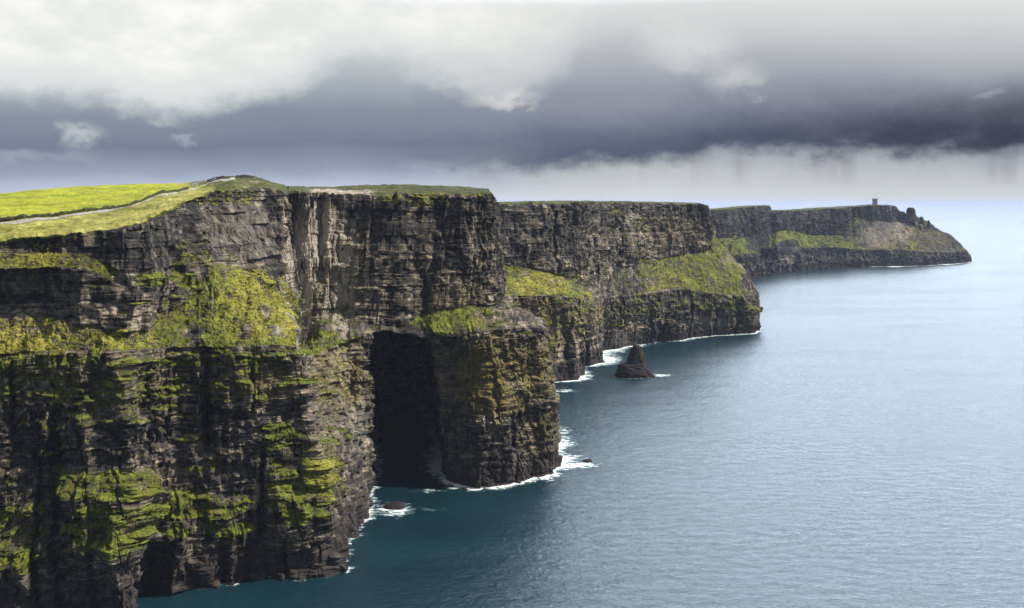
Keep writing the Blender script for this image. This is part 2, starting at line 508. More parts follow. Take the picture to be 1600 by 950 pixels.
    for (u0, u1, v0, v1, gs) in veg:
        cu, cv, ru, rv = (u0 + u1) / 2, (v0 + v1) / 2, (u1 - u0) / 2, (v1 - v0) / 2
        q = np.sqrt(((U - cu) / ru) ** 2 + ((V - cv) / rv) ** 2) + jit * 0.35
        if gs >= 0:
            grass = np.maximum(grass, gs * (1 - sstep(0.55, 1.15, q)))
        else:
            grass = grass + gs * (1 - sstep(0.55, 1.15, q))

    def paint(lst):
        a = np.zeros_like(D)
        for (u0, u1, v0, v1, gs) in lst:
            cu, cv, ru, rv = (u0 + u1) / 2, (v0 + v1) / 2, (u1 - u0) / 2, (v1 - v0) / 2
            q = np.sqrt(((U - cu) / ru) ** 2 + ((V - cv) / rv) ** 2) + jit * 0.3
            a = np.maximum(a, gs * (1 - sstep(0.5, 1.2, q)))
        return a
    pale, lich, dry, chip = paint(pales), paint(lichens), paint(dries), paint(chips)
    gk = sstep(0.45, 0.75, grass)
    D = D + np.where(plateau, 0, gk * amp * (fbm(S / 1.5, vl / 1.3, seed + 73, 3) - 0.5) * 2.3)
    gbump = amp * ((fbm(S / 4.5, vl / 4.5, seed + 70, 4) - 0.5) * 4.2 * (1 - 0.65 * slope) + (fbm(S / 16, vl / 9, seed + 71, 3) - 0.5) * 3.0 * (1 - 0.5 * slope))
    D = D + np.where(plateau, 0, gk * gbump)
    grass = grass - 0.9 * np.clip(fbm(S / 11, vl / 8, seed + 72, 5) - 0.5, 0, 1) * (1.0 - 0.5 * slope)
    # ---- turf hanging over the edge
    lip = np.exp(-np.maximum(edge - np.arange(B.shape[1]), 0) / 4.0)[None, :] * np.ones_like(D)
    grass = np.maximum(grass, lip * 0.62 * sstep(0.3, 0.6, noise2(S / 10, S * 0, seed + 50) + 0.12))
    direction = N * slope[..., None] + Nh * (1 - slope[..., None])
    P = B + direction * D[..., None]
    cam = np.array([0, 0, H])
    dist = P[..., 1:2]
    P = np.where(push[..., None] > 0, cam + (P - cam) * (1 + push[..., None] / dist), P)
    # ---- plateau relief
    up = (fbm(S / 30, vl / 30, seed + 60, 4) - 0.5) * 3.0 + (fbm(S / 5, vl / 5, seed + 61, 4) - 0.5) * 1.8
    ramp_in = np.clip((np.arange(B.shape[1]) - edge) / 8.0, 0, 1)[None, :]
    P[..., 2] += np.where(plateau, up * (0.35 + 0.65 * ramp_in), 0)
    browz = ((fbm(sl / 16, sl * 0, seed + 80, 4) - 0.5) * 4.0 + (fbm(sl / 4.5, sl * 0, seed + 81, 3) - 0.5) * 2.2) * min(1.0, amp)
    nr_ = np.arange(B.shape[1])
    P[..., 2] += browz[:, None] * np.exp(-np.abs(nr_ - edge) / 7.0)[None, :]
    shift = P[:, edge - 1] - B[:, edge - 1]                       # the brow follows the broken face
    fade = np.clip(1 - (np.arange(B.shape[1]) - edge) / 14.0, 0, 1)[None, :, None]
    P = np.where(plateau[..., None], P + np.concatenate([shift[:, :2], shift[:, 2:] * 0], 1)[:, None, :] * fade, P)
    return dict(P=P, U=U, V=V, S=S, vl=vl, ts=ts, edge=edge, wrow=wrow, L=L, s=s,
                attrs=dict(grass=np.clip(grass, 0, 1.2), tone=np.clip(tone, 0, 1), pale=pale, lichen=lich, dry=dry, chip=chip))


def station(water, A, M, B, E, plateau, ledge=None):
    w = np.array(sea(*water)); a, m, b, e = (np.array(at(*q)) for q in (A, M, B, E))
    deep = w + np.array([0.0, 0.0, -14.0]) + np.array([w[0] * 0, -2.0, 0])
    if ledge:
        c, d = np.array(at(*ledge[0])), np.array(at(*ledge[1]))
    else:
        c, d = b + (e - b) * 0.4, b + (e - b) * 0.55
    return [deep, w, a, m, b, c, d, e] + [np.array(at(*q)) for q in plateau]


# ---- the near cliff with the sea cave
NEAR = [
    station((-150, 990), (-150, 562, 440), (-150, 525, 455), (-150, 490, 468), (-150, 388, 476), [(-150, 364, 512), (-150, 357, 523), (-150, 312, 700), (-150, 312, 1000)], ((-150, 424, 468), (-150, 396, 475))),
    station((10, 975), (0, 550, 448), (0, 515, 460), (0, 484, 470), (0, 374, 482), [(0, 352, 520), (0, 346, 531), (0, 303, 700), (0, 303, 1000)], ((0, 421, 466), (0, 394, 478))),
    station((120, 972), (110, 549, 451), (110, 528, 459), (110, 505, 466), (110, 366, 484), [(110, 341, 535), (110, 335, 546), (100, 294, 720), (100, 294, 1000)], ((112, 417, 470), (112, 395, 480))),
    station((203, 966), (200, 547, 455), (200, 533, 461), (200, 518, 466), (200, 352, 487), [(195, 326, 560), (195, 321, 571), (180, 290, 740), (180, 290, 1000)]),
    station((240, 936), (240, 546, 470), (240, 525, 478), (242, 502, 486), (245, 341, 500), [(240, 313, 585), (240, 308, 597), (230, 288.5, 750), (230, 288.5, 1000)]),
    station((310, 921), (300, 544, 486), (302, 500, 500), (308, 452, 516), (290, 318, 530), [(288, 301, 612), (288, 296.5, 624), (285, 287, 760), (285, 287, 1000)]),
    station((350, 915), (336, 541, 486), (338, 480, 508), (340, 412, 537), (325, 303, 560), [(325, 289, 650), (325, 286, 662), (325, 283, 770), (325, 283, 1000)]),
    station((400, 906), (395, 540, 491), (397, 480, 520), (400, 428, 556), (370, 292, 582), [(365, 281, 650), (363, 277.5, 668), (362, 276.5, 700), (360, 284, 1000)]),
    station((470, 899), (440, 540, 496), (438, 486, 527), (445, 488, 598), (415, 293, 618), [(408, 283, 662), (406, 281, 674), (404, 280.5, 700), (400, 288, 1000)]),
    station((528, 891), (464, 542, 500), (463, 532, 507), (465, 545, 606), (445, 298, 634), [(440, 292, 680), (438, 289, 700), (436, 289, 730), (430, 291, 1000)]),
    station((540, 858), (482, 560, 560), (480, 545, 585), (478, 530, 618), (475, 301, 642), [(470, 297, 690), (468, 295, 705), (466, 292.5, 770), (460, 293, 1000)]),
    station((565, 826), (535, 535, 597), (530, 510, 616), (527, 488, 630), (530, 303, 652), [(525, 299, 700), (523, 296, 715), (521, 292.5, 790), (515, 293, 1000)]),
    station((590, 800), (580, 524, 611), (576, 516, 620), (572, 505, 629), (580, 303, 657), [(575, 299, 705), (573, 295, 720), (571, 290.5, 800), (565, 292, 1000)]),
    station((640, 784), (622, 523, 620), (621, 517, 625), (620, 510, 630), (632, 301, 662), [(627, 296, 710), (625, 293, 725), (623, 289.5, 800), (617, 292, 1000)]),
    station((690, 769), (668, 516, 628), (668, 503, 641), (668, 482, 650), (690, 301, 676), [(687, 296, 715), (685, 293, 730), (683, 290.5, 800), (677, 293, 1000)]),
    station((770, 760), (740, 515, 640), (738, 500, 653), (735, 478, 664), (737, 303, 682), [(734, 297, 715), (733, 294, 730), (731, 292.5, 790), (727, 296, 1000)]),
    station((832, 746), (803, 511, 655), (800, 490, 669), (776, 474, 686), (763, 304, 692), [(766, 300, 715), (764, 297, 725), (762, 295.5, 770), (758, 298, 1000)]),
    station((870, 735), (843, 512, 672), (831, 496, 692), (778, 480, 706), (766, 305, 706), [(766, 303, 725), (764, 301, 735), (762, 298, 790), (757, 299, 1000)]),
    station((858, 690), (822, 507, 760), (805, 492, 765), (768, 476, 770), (758, 306, 775), [(758, 305, 790), (756, 303, 800), (754, 302, 830), (750, 303, 1010)]),
    station((835, 640), (800, 480, 880), (790, 470, 885), (760, 460, 890), (750, 308, 890), [(750, 307, 900), (748, 306, 910), (746, 305, 930), (742, 306, 1015)]),
]
NEAR_W = [70, 110, 90, 60, 70, 70, 75, 80, 75, 45, 60, 60, 65, 60, 75, 70, 70, 20, 12]
NEAR_R = [5, 430, 55, 50, 70, 34, 96, 56, 8, 56, 12]
near = build_surface(
    NEAR, NEAR_W, NEAR_R, 11, top_i=7,
    ledges=[(100, 250, 732, 768, 5, 0.57), (118, 212, 780, 855, 5, 0.53), (248, 388, 760, 832, 5, 0.55), (-40, 62, 795, 880, 7, 0.62), (428, 512, 730, 806, 6, 0.66),
            (660, 742, 490, 516, 5, 0.85), (670, 756, 533, 548, 2.5, 0.6)],
    shelves=[(-60, 320, 552, 572, 26, 8, 30, 6, 18, 5, 0.85), (335, 470, 548, 572, 12, 8, 26, 6, 18, 5, 0.85), (90, 250, 740, 775, 14, 8, 34, 7, 20, 7, 0.9), (115, 215, 785, 862, 16, 10, 34, 8, 26, 7, 0.95), (205, 392, 770, 838, 28, 8, 38, 6, 20, 7, 0.9), (-40, 70, 790, 885, 16, 8, 30, 6, 22, 7, 0.85),
             (285, 345, 722, 740, 5, 8, 24, 5, 12, 4, 0.9), (70, 112, 690, 890, 14, 5, 14, 5, 16, 4, 0.75), (412, 478, 662, 700, 9, 6, 26, 6, 16, 6, 0.9), (425, 512, 725, 810, 18, 7, 26, 6, 20, 6, 0.95),
             (215, 300, 425, 450, 7, 6, 26, 4, 12, 4, 0.85), (270, 345, 330, 490, 16, 5, 18, 5, 14, 5, 0.66), (478, 545, 672, 694, 6, 6, 22, 4, 12, 4, 0.8), (490, 535, 710, 728, 4, 5, 18, 3, 8, 3, 0.7),
             (-40, 320, 556, 690, 80, 5, 26, 3, 10, 4, 0.66), (330, 470, 550, 625, 26, 5, 24, 3, 10, 4, 0.72), (680, 850, 520, 640, 26, 5, 24, 3, 8, 3, 0.5), (740, 850, 480, 525, 12, 6, 24, 5, 12, 4, 0.8),
             (480, 580, 500, 640, 18, 5, 18, 3, 9, 3, 0.55), (60, 530, 820, 935, 40, 5, 26, 2, 7, 4, 0.15), (-40, 560, 640, 760, 40, 5, 24, 2, 8, 4, 0.2), (0, 310, 440, 540, 36, 5, 26, 3, 9, 4, 0.6),
             (300, 780, 310, 520, 60, 5, 24, 2, 8, 4, 0.08), (590, 780, 300, 318, 12, 6, 24, 3, 8, 3, 0.7), (580, 870, 540, 740, 40, 5, 22, 2, 8, 3.5, 0.2)],
    carves=[(582, 660, 523, 790, 3, 8, 3, 250, 0.16), (640, 720, 540, 795, 28, 34, 40, 22), (206, 262, 848, 990, 3, 5, 3, 14), (-20, 112, 421, 470, 10, 40, 4, 6)],
    gullies=[(88, 640, 960, 8, 9, 0.02), (60, 700, 960, 4, 5, 0.0), (318, 545, 690, 7, 12, 0.05), (408, 690, 840, 4, 7, 0.0), (150, 840, 960, 5, 5, 0),
             (392, 560, 640, 2.5, 4, 0.02), (460, 300, 520, 9, 4, -.02), (505, 300, 440, 6, 4, -.02), (655, 420, 520, 12, 9, .03), (545, 540, 640, 2.5, 3, .1),
             (350, 850, 930, 4, 5, 0), (445, 830, 900, 3, 5, 0), (760, 560, 660, 3, 3, 0.1), (800, 650, 750, 3, 4, 0.0), (705, 640, 780, 3, 3, 0), (20, 560, 690, 4, 4, 0), (230, 560, 700, 4, 4, 0.05)],
    veg=[(-60, 310, 540, 690, 0.47), (255, 350, 330, 500, 0.44), (335, 475, 535, 625, 0.42), (495, 575, 470, 525, 0.55), (485, 520, 430, 500, 0.42), (660, 850, 510, 640, 0.38),
         (700, 850, 460, 525, 0.55), (90, 420, 700, 860, 0.36), (-60, 110, 680, 900, 0.36), (405, 520, 640, 830, 0.40), (460, 560, 560, 700, 0.34), (280, 460, 284, 325, 0.46), (-60, 290, 340, 395, 0.40), (590, 775, 296, 325, 0.50),
         (0, 120, 370, 425, 0.36), (310, 470, 415, 548, .72), (225, 330, 425, 545, .5), (290, 320, 500, 545, -.15), (368, 396, 505, 532, -.3), (405, 425, 470, 500, -.22), (350, 372, 440, 470, -.2), (415, 438, 505, 535, -.25), (520, 665, 500, 532, -.3), (478, 590, 480, 530, -0.12), (745, 850, 470, 522, -0.3)],
    pales=[(428, 455, 300, 560, 0.95), (455, 490, 300, 550, 1.0), (484, 530, 300, 430, 1.0), (500, 560, 320, 540, 0.8), (455, 520, 420, 560, 0.6), (395, 405, 290, 330, 0.8), (470, 590, 540, 720, 0.34),
           (470, 600, 296, 312, 0.8), (330, 420, 300, 420, 0.25)],
    chips=[(375, 455, 610, 665, 1), (335, 415, 660, 715, 1), (410, 445, 690, 710, 1), (405, 530, 815, 872, 1), (140, 208, 845, 912, .9), (20, 200, 870, 912, .6), (0, 120, 560, 575, .8), (690, 800, 645, 668, 1), (785, 820, 590, 625, 1), (500, 560, 560, 600, .5), (620, 700, 550, 600, .8), (200, 320, 545, 560, .6)],
    lichens=[(680, 862, 520, 655, 1.15), (470, 585, 530, 650, 0.8), (335, 480, 540, 640, 0.7), (480, 525, 650, 800, 0.6), (0, 310, 540, 600, 0.4), (800, 875, 640, 740, 0.4), (405, 530, 820, 900, 0.35), (640, 780, 440, 520, 0.35)],
    dries=[(-60, 130, 470, 560, 0.85), (330, 470, 400, 545, 0.55), (425, 475, 470, 545, 0.8), (0, 120, 380, 425, 0.5), (130, 250, 505, 550, 0.6), (280, 470, 280, 335, 0.3), (590, 780, 290, 325, 0.5), (480, 510, 700, 780, 0.6)],
)

# ---- the middle headland
def strip(e, d):
    return [(e[0] - 4, e[1] - d, e[2] + 25), (e[0] - 6, e[1] - d - 0.4, e[2] + 45), (e[0] - 10, e[1] - d - 0.4, e[2] + 110), (e[0] - 30, e[1] + 1, e[2] + 500)]


def st2(w, a, m, b, e, d=1.5):
    return station(w, a, m, b, e, strip(e, d))


MID = [
    st2((800, 618), (760, 470, 935), (755, 440, 950), (750, 418, 965), (740, 318.5, 985)),
    st2((835, 603), (795, 463, 975), (790, 438, 990), (785, 414, 1008), (780, 318.5, 1020)),
    st2((856, 598), (850, 462, 1000), (848, 440, 1020), (838, 420, 1040), (838, 317, 1055)),
    st2((914, 590), (905, 468, 1030), (900, 456, 1045), (890, 438, 1065), (885, 316, 1088)),
    st2((906, 577), (918, 474, 1075), (914, 462, 1085), (908, 446, 1098), (905, 316, 1110)),
    st2((938, 566), (928, 474, 1110), (924, 462, 1120), (918, 448, 1130), (915, 316, 1140)),
    st2((934, 550), (940, 466, 1190), (938, 452, 1200), (936, 434, 1212), (935, 316, 1225)),
    st2((985, 541), (985, 463, 1238), (984, 440, 1255), (982, 416, 1274), (980, 316.5, 1290)),
    st2((1055, 531), (1055, 453, 1298), (1052, 425, 1322), (1048, 399, 1346), (1040, 318, 1358)),
    st2((1130, 524), (1130, 462, 1340), (1122, 428, 1366), (1100, 393, 1396), (1092, 319.5, 1402)),
    st2((1176, 519.5), (1177, 462, 1380), (1166, 428, 1406), (1112, 372, 1440), (1103, 321.5, 1424)),
    st2((1177, 506), (1175, 453, 1480), (1150, 412, 1490), (1108, 360, 1500), (1103, 322.5, 1500)),
    st2((1165, 480), (1150, 430, 1700), (1130, 400, 1700), (1105, 362, 1700), (1100, 323, 1700)),
]
MID_W = [10, 40, 40, 65, 40, 40, 60, 70, 80, 85, 80, 25]
MID_R = [4, 150, 40, 36, 50, 14, 60, 10, 4, 10, 8]
mid = build_surface(
    MID, MID_W, MID_R, 57, top_i=7, amp=0.95, bed=3.6, smallbed=2.0,
    shelves=[(790, 910, 470, 560, 26, 4, 16, 3, 8, 4, 0.6), (930, 1050, 455, 510, 18, 4, 16, 3, 8, 4, 0.6), (780, 1110, 325, 415, 50, 4, 16, 2, 7, 5, 0.3), (950, 1010, 330, 420, 14, 3, 10, 3, 8, 4, 0.6), (940, 1182, 470, 520, 30, 4, 16, 2, 6, 4, 0.25), (1060, 1182, 460, 490, 14, 4, 18, 3, 8, 4, 0.6), (885, 930, 430, 500, 12, 4, 12, 3, 8, 4, 0.7)],
    chips=[(950, 1010, 330, 410, .6), (1130, 1182, 395, 425, 1), (1080, 1150, 495, 520, .8), (790, 900, 480, 550, .5)],
    ledges=[(830, 900, 474, 486, 3, 0.5), (950, 1060, 470, 482, 3, 0.5), (1070, 1180, 468, 478, 3, 0.5)],
    carves=[(905, 914, 510, 600, 3, 3, 4, 20), (1025, 1034, 512, 545, 2, 2, 3, 14)],
    gullies=[(865, 320, 420, 3, 7, 0), (925, 330, 440, 4, 8, 0), (965, 320, 420, 3, 6, 0), (1010, 470, 540, 3, 7, 0), (1075, 460, 530, 2.5, 6, 0), (1120, 470, 525, 2.5, 6, 0), (1150, 470, 525, 2.5, 6, 0), (885, 480, 560, 2.5, 5, 0), (1000, 320, 390, 3, 5, 0), (1060, 320, 380, 3, 5, 0)],
    veg=[(790, 915, 455, 570, 0.42), (935, 1050, 455, 500, 0.46), (960, 1010, 330, 420, 0.44), (880, 930, 440, 520, 0.45), (1060, 1185, 440, 490, 0.5), (830, 925, 420, 470, 0.55), (1000, 1100, 455, 490, 0.4), (790, 860, 400, 430, .4), (1100, 1170, 340, 440, -0.05)],
    pales=[(940, 1010, 515, 545, 0.5), (1060, 1150, 495, 520, 0.45), (960, 1010, 320, 400, 0.3), (1125, 1180, 395, 425, 0.6)],
    lichens=[(785, 915, 455, 560, 0.95), (915, 945, 470, 520, 0.5), (1000, 1100, 330, 400, 0.25)],
    dries=[(790, 900, 420, 470, 0.75), (1000, 1080, 420, 470, 0.35), (900, 925, 450, 475, 0.7)],
)

FAR = [
    st2((1030, 492), (1025, 440, 1610), (1020, 420, 1620), (1015, 400, 1630), (1000, 330, 1645), 0.6),
    st2((1085, 468), (1080, 424, 1850), (1075, 406, 1865), (1070, 388, 1880), (1055, 330, 1895), 0.6),
    st2((1120, 450), (1120, 405, 2200), (1115, 390, 2220), (1110, 372, 2240), (1100, 328, 2255), 0.6),
    st2((1160, 440), (1158, 402, 2258), (1152, 386, 2285), (1148, 372, 2315), (1141, 325.5, 2332), 0.6),
    st2((1190, 433), (1187, 397, 2400), (1184, 382, 2425), (1178, 366, 2450), (1171, 323, 2466), 0.8),
    st2((1210, 428.5), (1206, 396, 2490), (1202, 382, 2515), (1196, 366, 2535), (1203, 322, 2580), 0.8),
    st2((1213, 427), (1210, 393, 2500), (1210, 378, 2540), (1208, 362, 2590), (1206, 329, 2600), 0.6),
    st2((1245, 424), (1240, 390, 2600), (1236, 374, 2625), (1230, 360, 2660), (1232, 329, 2690), 0.6),
    st2((1295, 419.5), (1292, 387, 2715), (1288, 378, 2740), (1284, 368, 2762), (1280, 326, 2790), 0.6),
    st2((1332, 417.5), (1328, 389, 2770), (1326, 378, 2795), (1324, 366, 2815), (1326, 323.5, 2850), 0.8),
    st2((1352, 417), (1348, 390, 2780), (1340, 366, 2850), (1336, 340, 2950), (1334, 323, 2965), 0.8),
    st2((1400, 416), (1392, 390, 2810), (1382, 366, 2880), (1368, 347, 2950), (1370, 321, 2965), 0.8),
    st2((1440, 415), (1430, 391, 2845), (1420, 367, 2915), (1400, 345, 2990), (1397, 322, 3000), 0.8),
    st2((1482, 412.5), (1474, 394, 2900), (1456, 370, 2965), (1420, 343, 3040), (1400, 332, 3050), 0.5),
    st2((1514, 409), (1508, 392, 3015), (1486, 371, 3045), (1446, 346, 3085), (1428, 336, 3095), 0.5),
    st2((1512, 405.5), (1504, 388, 3140), (1480, 369, 3150), (1440, 345, 3160), (1425, 337, 3165), 0.5),
    st2((1480, 398), (1470, 382, 3420), (1450, 364, 3420), (1420, 346, 3420), (1405, 338, 3420), 0.5),
]
FAR_W = [14, 14, 14, 30, 40, 30, 20, 50, 60, 50, 40, 60, 60, 55, 50, 15]
FAR_R = [3, 46, 22, 22, 24, 8, 30, 6, 3, 6, 6]
far = build_surface(
    FAR, FAR_W, FAR_R, 91, top_i=7, amp=1.35, bed=6.0, smallbed=3.5,
    shelves=[(1125, 1200, 345, 400, 12, 3, 12, 3, 8, 9, 0.5), (1215, 1330, 330, 365, 20, 3, 10, 2, 5, 8, 0.4), (1190, 1510, 392, 414, 30, 3, 12, 2, 5, 8, 0.2), (1340, 1500, 345, 395, 30, 3, 12, 2, 6, 8, 0.4)],
    chips=[(1395, 1425, 345, 380, 1), (1215, 1235, 400, 420, 1), (1420, 1460, 400, 408, .8), (1340, 1400, 360, 390, .3)],
    ledges=[(1130, 1180, 368, 385, 8, 0.4)],
    carves=[(1190, 1206, 392, 440, 4, 3, 4, 40)],
    gullies=[(1207, 330, 400, 4, 26, 0), (1332, 326, 352, 3, 20, 0), (1240, 395, 425, 3, 16, 0), (1290, 390, 420, 2.5, 14, 0), (1175, 330, 380, 4, 14, 0), (1262, 330, 365, 4, 12, 0), (1380, 395, 417, 3, 12, 0), (1455, 395, 415, 3, 14, 0)],
    veg=[(1335, 1430, 335, 392, -0.6), (1420, 1515, 345, 402, -0.28), (1130, 1190, 340, 400, 0.22), (1400, 1440, 345, 385, -0.1), (1440, 1500, 360, 400, -0.12), (1335, 1350, 345, 375, 0.35)],
    pales=[(1340, 1425, 340, 392, 0.27), (1395, 1425, 338, 380, 0.5), (1210, 1240, 395, 425, 0.3)],
    lichens=[(1330, 1500, 350, 400, 0.4)],
    dries=[(1210, 1240, 355, 390, 0.2), (1340, 1500, 340, 400, 0.35)],
)


def field_attrs(g, kind):
    e = g['edge']
    ts = g['ts'][e:]
    U = g['U'][:, e:]; V = g['V'][:, e:]
    T = np.repeat(ts[None, :], U.shape[0], 0)
    if kind == 'near':
        fld = sstep(9.02, 9.2, T) * (1 - sstep(270, 300, U))
        bare = np.clip(sstep(470, 490, U) * (1 - sstep(570, 620, U)) * (1 - sstep(8.4, 9.6, T)) * 0.6 + sstep(368, 380, U) * (1 - sstep(425, 440, U)) * 0.30, 0, 1)
        moor = np.clip(sstep(560, 620, U) * 0.8 + sstep(430, 480, U) * 0.6 + sstep(300, 345, U) * 0.58 + sstep(8.9, 9.4, T) * sstep(280, 300, U) * 0.5, 0, 1)
    else:
        fld = np.zeros_like(T); bare = np.zeros_like(T) + 0.12; moor = np.zeros_like(T) + (0.62 if kind == 'mid' else 0.7)
    return dict(field=fld, bare=bare, moor=moor)


def place_cliff(g, kind, mat, label, turf_label):
    e = g['edge']
    face = mesh_grid('cliff', g['P'][:, :e + 1], mat, {k: v[:, :e + 1] for k, v in g['attrs'].items()})
    tag(face, label, 'cliff', None, 'structure')
    turf = mesh_grid('turf', g['P'][:, e:], M_TURF, field_attrs(g, kind), parent=face, smooth=True)
    turf['label'] = turf_label
    return face


place_cliff(near, 'near', M_NEAR, 'tall near cliff with green ledges, a grassy spur and a dark sea cave', 'bright yellow green field and rough turf above the cliff edge')
place_cliff(mid, 'mid', M_MID, 'middle headland cliff with a long green slope behind the sea stack', 'thin brown turf along the cliff edge')
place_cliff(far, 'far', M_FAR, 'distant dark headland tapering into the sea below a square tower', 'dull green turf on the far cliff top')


# ------------------------------------------------------------------ path, bank, flagstones, walkers
def plateau_pt(u, t):
    """a point on the near plateau at level t (8 = path's seaward side, 9 = its landward side) and bearing u"""
    g = near
    r = int(np.argmin(np.abs(g['ts'] - t)))
    Prow = g['P'][:, r]
    ub = 800 + Prow[:, 0] / Prow[:, 1] * F
    i = int(np.argmin(np.abs(ub - u)))
    return Prow[i].copy()


g = near
r8, r9 = int(np.searchsorted(g['ts'], 8)), int(np.searchsorted(g['ts'], 9))
sel = slice(0, int(np.sum(NEAR_W[:7])) + 8)
a, b = g['P'][sel, r8], g['P'][sel, r9]
wv = (fbm(np.arange(len(a)) / 22.0, np.zeros(len(a)), 5, 3) - 0.5) * 0.5
wig = (fbm(np.arange(len(a)) / 9.0, np.zeros(len(a)) + 4, 8, 2) - 0.5) * 0.35
cen = 0.42 + wv
rows_ = []
for f_ in np.linspace(-0.24, 0.24, 7):
    f__ = np.clip(cen + f_ * (1 + wig), 0.02, 0.98)[:, None]
    idx_f = r8 + f__[:, 0] * (r9 - r8)
    i0 = np.clip(idx_f.astype(int), r8, r9 - 1); fr = (idx_f - i0)[:, None]
    ar = np.arange(len(a))
    p = g['P'][ar, i0] * (1 - fr) + g['P'][ar, i0 + 1] * fr
    p = p + np.array([0, 0, 0.22])
    rows_.append(p)
path = mesh_grid('path', np.stack(rows_, 1), M_PATH, smooth=True)
tag(path, 'pale gravel walking path climbing along the cliff top', 'path', None, 'structure')

# bank of heather beside the path
nb = 9
bankrows = []
ub_ = 800 + g['P'][:, r9, 0] / g['P'][:, r9, 1] * F
selb = slice(0, int(np.argmax(ub_ > 294)))
base = g['P'][selb, r9] + np.array([0, 0.6, 0])
nrm = np.array([0.0, 1.0, 0.0])
hb = 1.8 * (0.55 + 0.8 * fbm(np.arange(len(base)) / 10.0, np.zeros(len(base)), 77, 3))
for k in range(nb):
    th = math.pi * k / (nb - 1)
    off = np.outer(np.ones(len(base)) * (-math.cos(th) * 2.6), nrm)
    hz = hb * math.sin(th) + (fbm(np.arange(len(base)) / 3.0, np.zeros(len(base)) + k * 2.3, 78, 2) - 0.5) * 1.1 - 0.25
    q = base + off; q[:, 2] += hz
    bankrows.append(q)
bank = mesh_grid('earth_bank', np.stack(bankrows, 1), M_BANK)
tag(bank, 'dark overgrown bank along the landward side of the cliff path', 'bank')


def flag_wall(name, pts, label, hgt=1.3):
    """one wall of upright flagstones"""
    bm = bmesh.new()
    for (p, q) in zip(pts[:-1], pts[1:]):
        p, q = Vector(p), Vector(q)
        ln = (q - p).length; n = max(1, int(ln / 1.6))
        d = (q - p) / n
        side = Vector((-d.y, d.x, 0)).normalized() * 0.09
        for k in range(n):
            s0 = p + d * (k + 0.03); s1 = p + d * (k + 0.97)
            h0 = hgt * random.uniform(0.85, 1.12); h1 = h0 * random.uniform(0.93, 1.06)
            vs = []
            for (bp, hh) in ((s0, h0), (s1, h1)):
                for sd in (-1, 1):
                    vs.append(bm.verts.new(bp + side * sd + Vector((0, 0, -0.4))))
                    vs.append(bm.verts.new(bp + side * sd + Vector((0, 0, hh))))
            for f_ in ((0, 1, 3, 2), (4, 6, 7, 5), (0, 4, 5, 1), (2, 3, 7, 6), (1, 5, 7, 3)):
                bm.faces.new([vs[i] for i in f_])
    return tag(mesh_bm(name, bm, M_FLAG), label, 'wall')


flag_wall('flagstone_wall', [plateau_pt(u, 9.4) for u in (300, 312, 325, 338, 350)], 'low grey flagstone wall behind the walkers beside the path', 1.8)
flag_wall('flagstone_wall', [plateau_pt(u, 9.7) for u in (368, 382, 396, 410, 422)], 'grey flagstone wall along the crest of the knoll', 1.6)


def make_person(jacket, trousers, skin_m, hair_m, stride=0.25, arm=0.1):
    bm = bmesh.new()
    skin = bm.verts.layers.skin.verify()
    pts = {'pel': (0, 0, 0.95), 'wai': (0, 0, 1.12), 'che': (0, 0.01, 1.36), 'nec': (0, 0.01, 1.50), 'hd1': (0, -0.01, 1.60), 'hd2': (0, 0, 1.70)}
    rad = {'pel': .15, 'wai': .135, 'che': .17, 'nec': .06, 'hd1': .085, 'hd2': .075}
    for sg, nm in ((-1, 'l'), (1, 'r')):
        st = stride * sg
        pts['hip' + nm] = (0.09 * sg, 0, 0.88); rad['hip' + nm] = .095
        pts['kne' + nm] = (0.10 * sg, -st * 0.6 - 0.02, 0.48); rad['kne' + nm] = .065
        pts['ank' + nm] = (0.10 * sg, -st + 0.02, 0.08); rad['ank' + nm] = .05
        pts['toe' + nm] = (0.11 * sg, -st - 0.14, 0.04); rad['toe' + nm] = .045
        pts['sho' + nm] = (0.19 * sg, 0.01, 1.42); rad['sho' + nm] = .07
        pts['elb' + nm] = (0.25 * sg, st * 0.3 + 0.03, 1.14); rad['elb' + nm] = .05
        pts['han' + nm] = (0.24 * sg, st * 0.5 - arm, 0.90); rad['han' + nm] = .042
    vs = {k: bm.verts.new(p) for k, p in pts.items()}
    for k, v in vs.items():
        v[skin].radius = (rad[k], rad[k])
    vs['pel'][skin].use_root = True
    ed = [('pel', 'wai'), ('wai', 'che'), ('che', 'nec'), ('nec', 'hd1'), ('hd1', 'hd2')]
    for nm in 'lr':
        ed += [('pel', 'hip' + nm), ('hip' + nm, 'kne' + nm), ('kne' + nm, 'ank' + nm), ('ank' + nm, 'toe' + nm), ('che', 'sho' + nm), ('sho' + nm, 'elb' + nm), ('elb' + nm, 'han' + nm)]
    for p, q in ed:
        bm.edges.new((vs[p], vs[q]))
    me = bpy.data.meshes.new('person'); bm.to_mesh(me); bm.free()
    o = bpy.data.objects.new('person', me); COL.objects.link(o)
    o.modifiers.new('skin', 'SKIN'); sub = o.modifiers.new('sub', 'SUBSURF'); sub.levels = sub.render_levels = 1
    dg = bpy.context.evaluated_depsgraph_get()
    nme = bpy.data.meshes.new_from_object(o.evaluated_get(dg))
    o.modifiers.clear(); o.data = nme
    nme.materials.clear()
    for m_ in (jacket, trousers, skin_m, hair_m): nme.materials.append(m_)
    for p in nme.polygons:
        c = p.center
        if c.z > 1.66 or (c.z > 1.58 and c.y > 0.02): p.material_index = 3
        elif c.z > 1.50 or (abs(c.x) > 0.18 and c.z < 0.95): p.material_index = 2
        elif c.z < 0.98: p.material_index = 1
        else: p.material_index = 0
        p.use_smooth = True
    return o


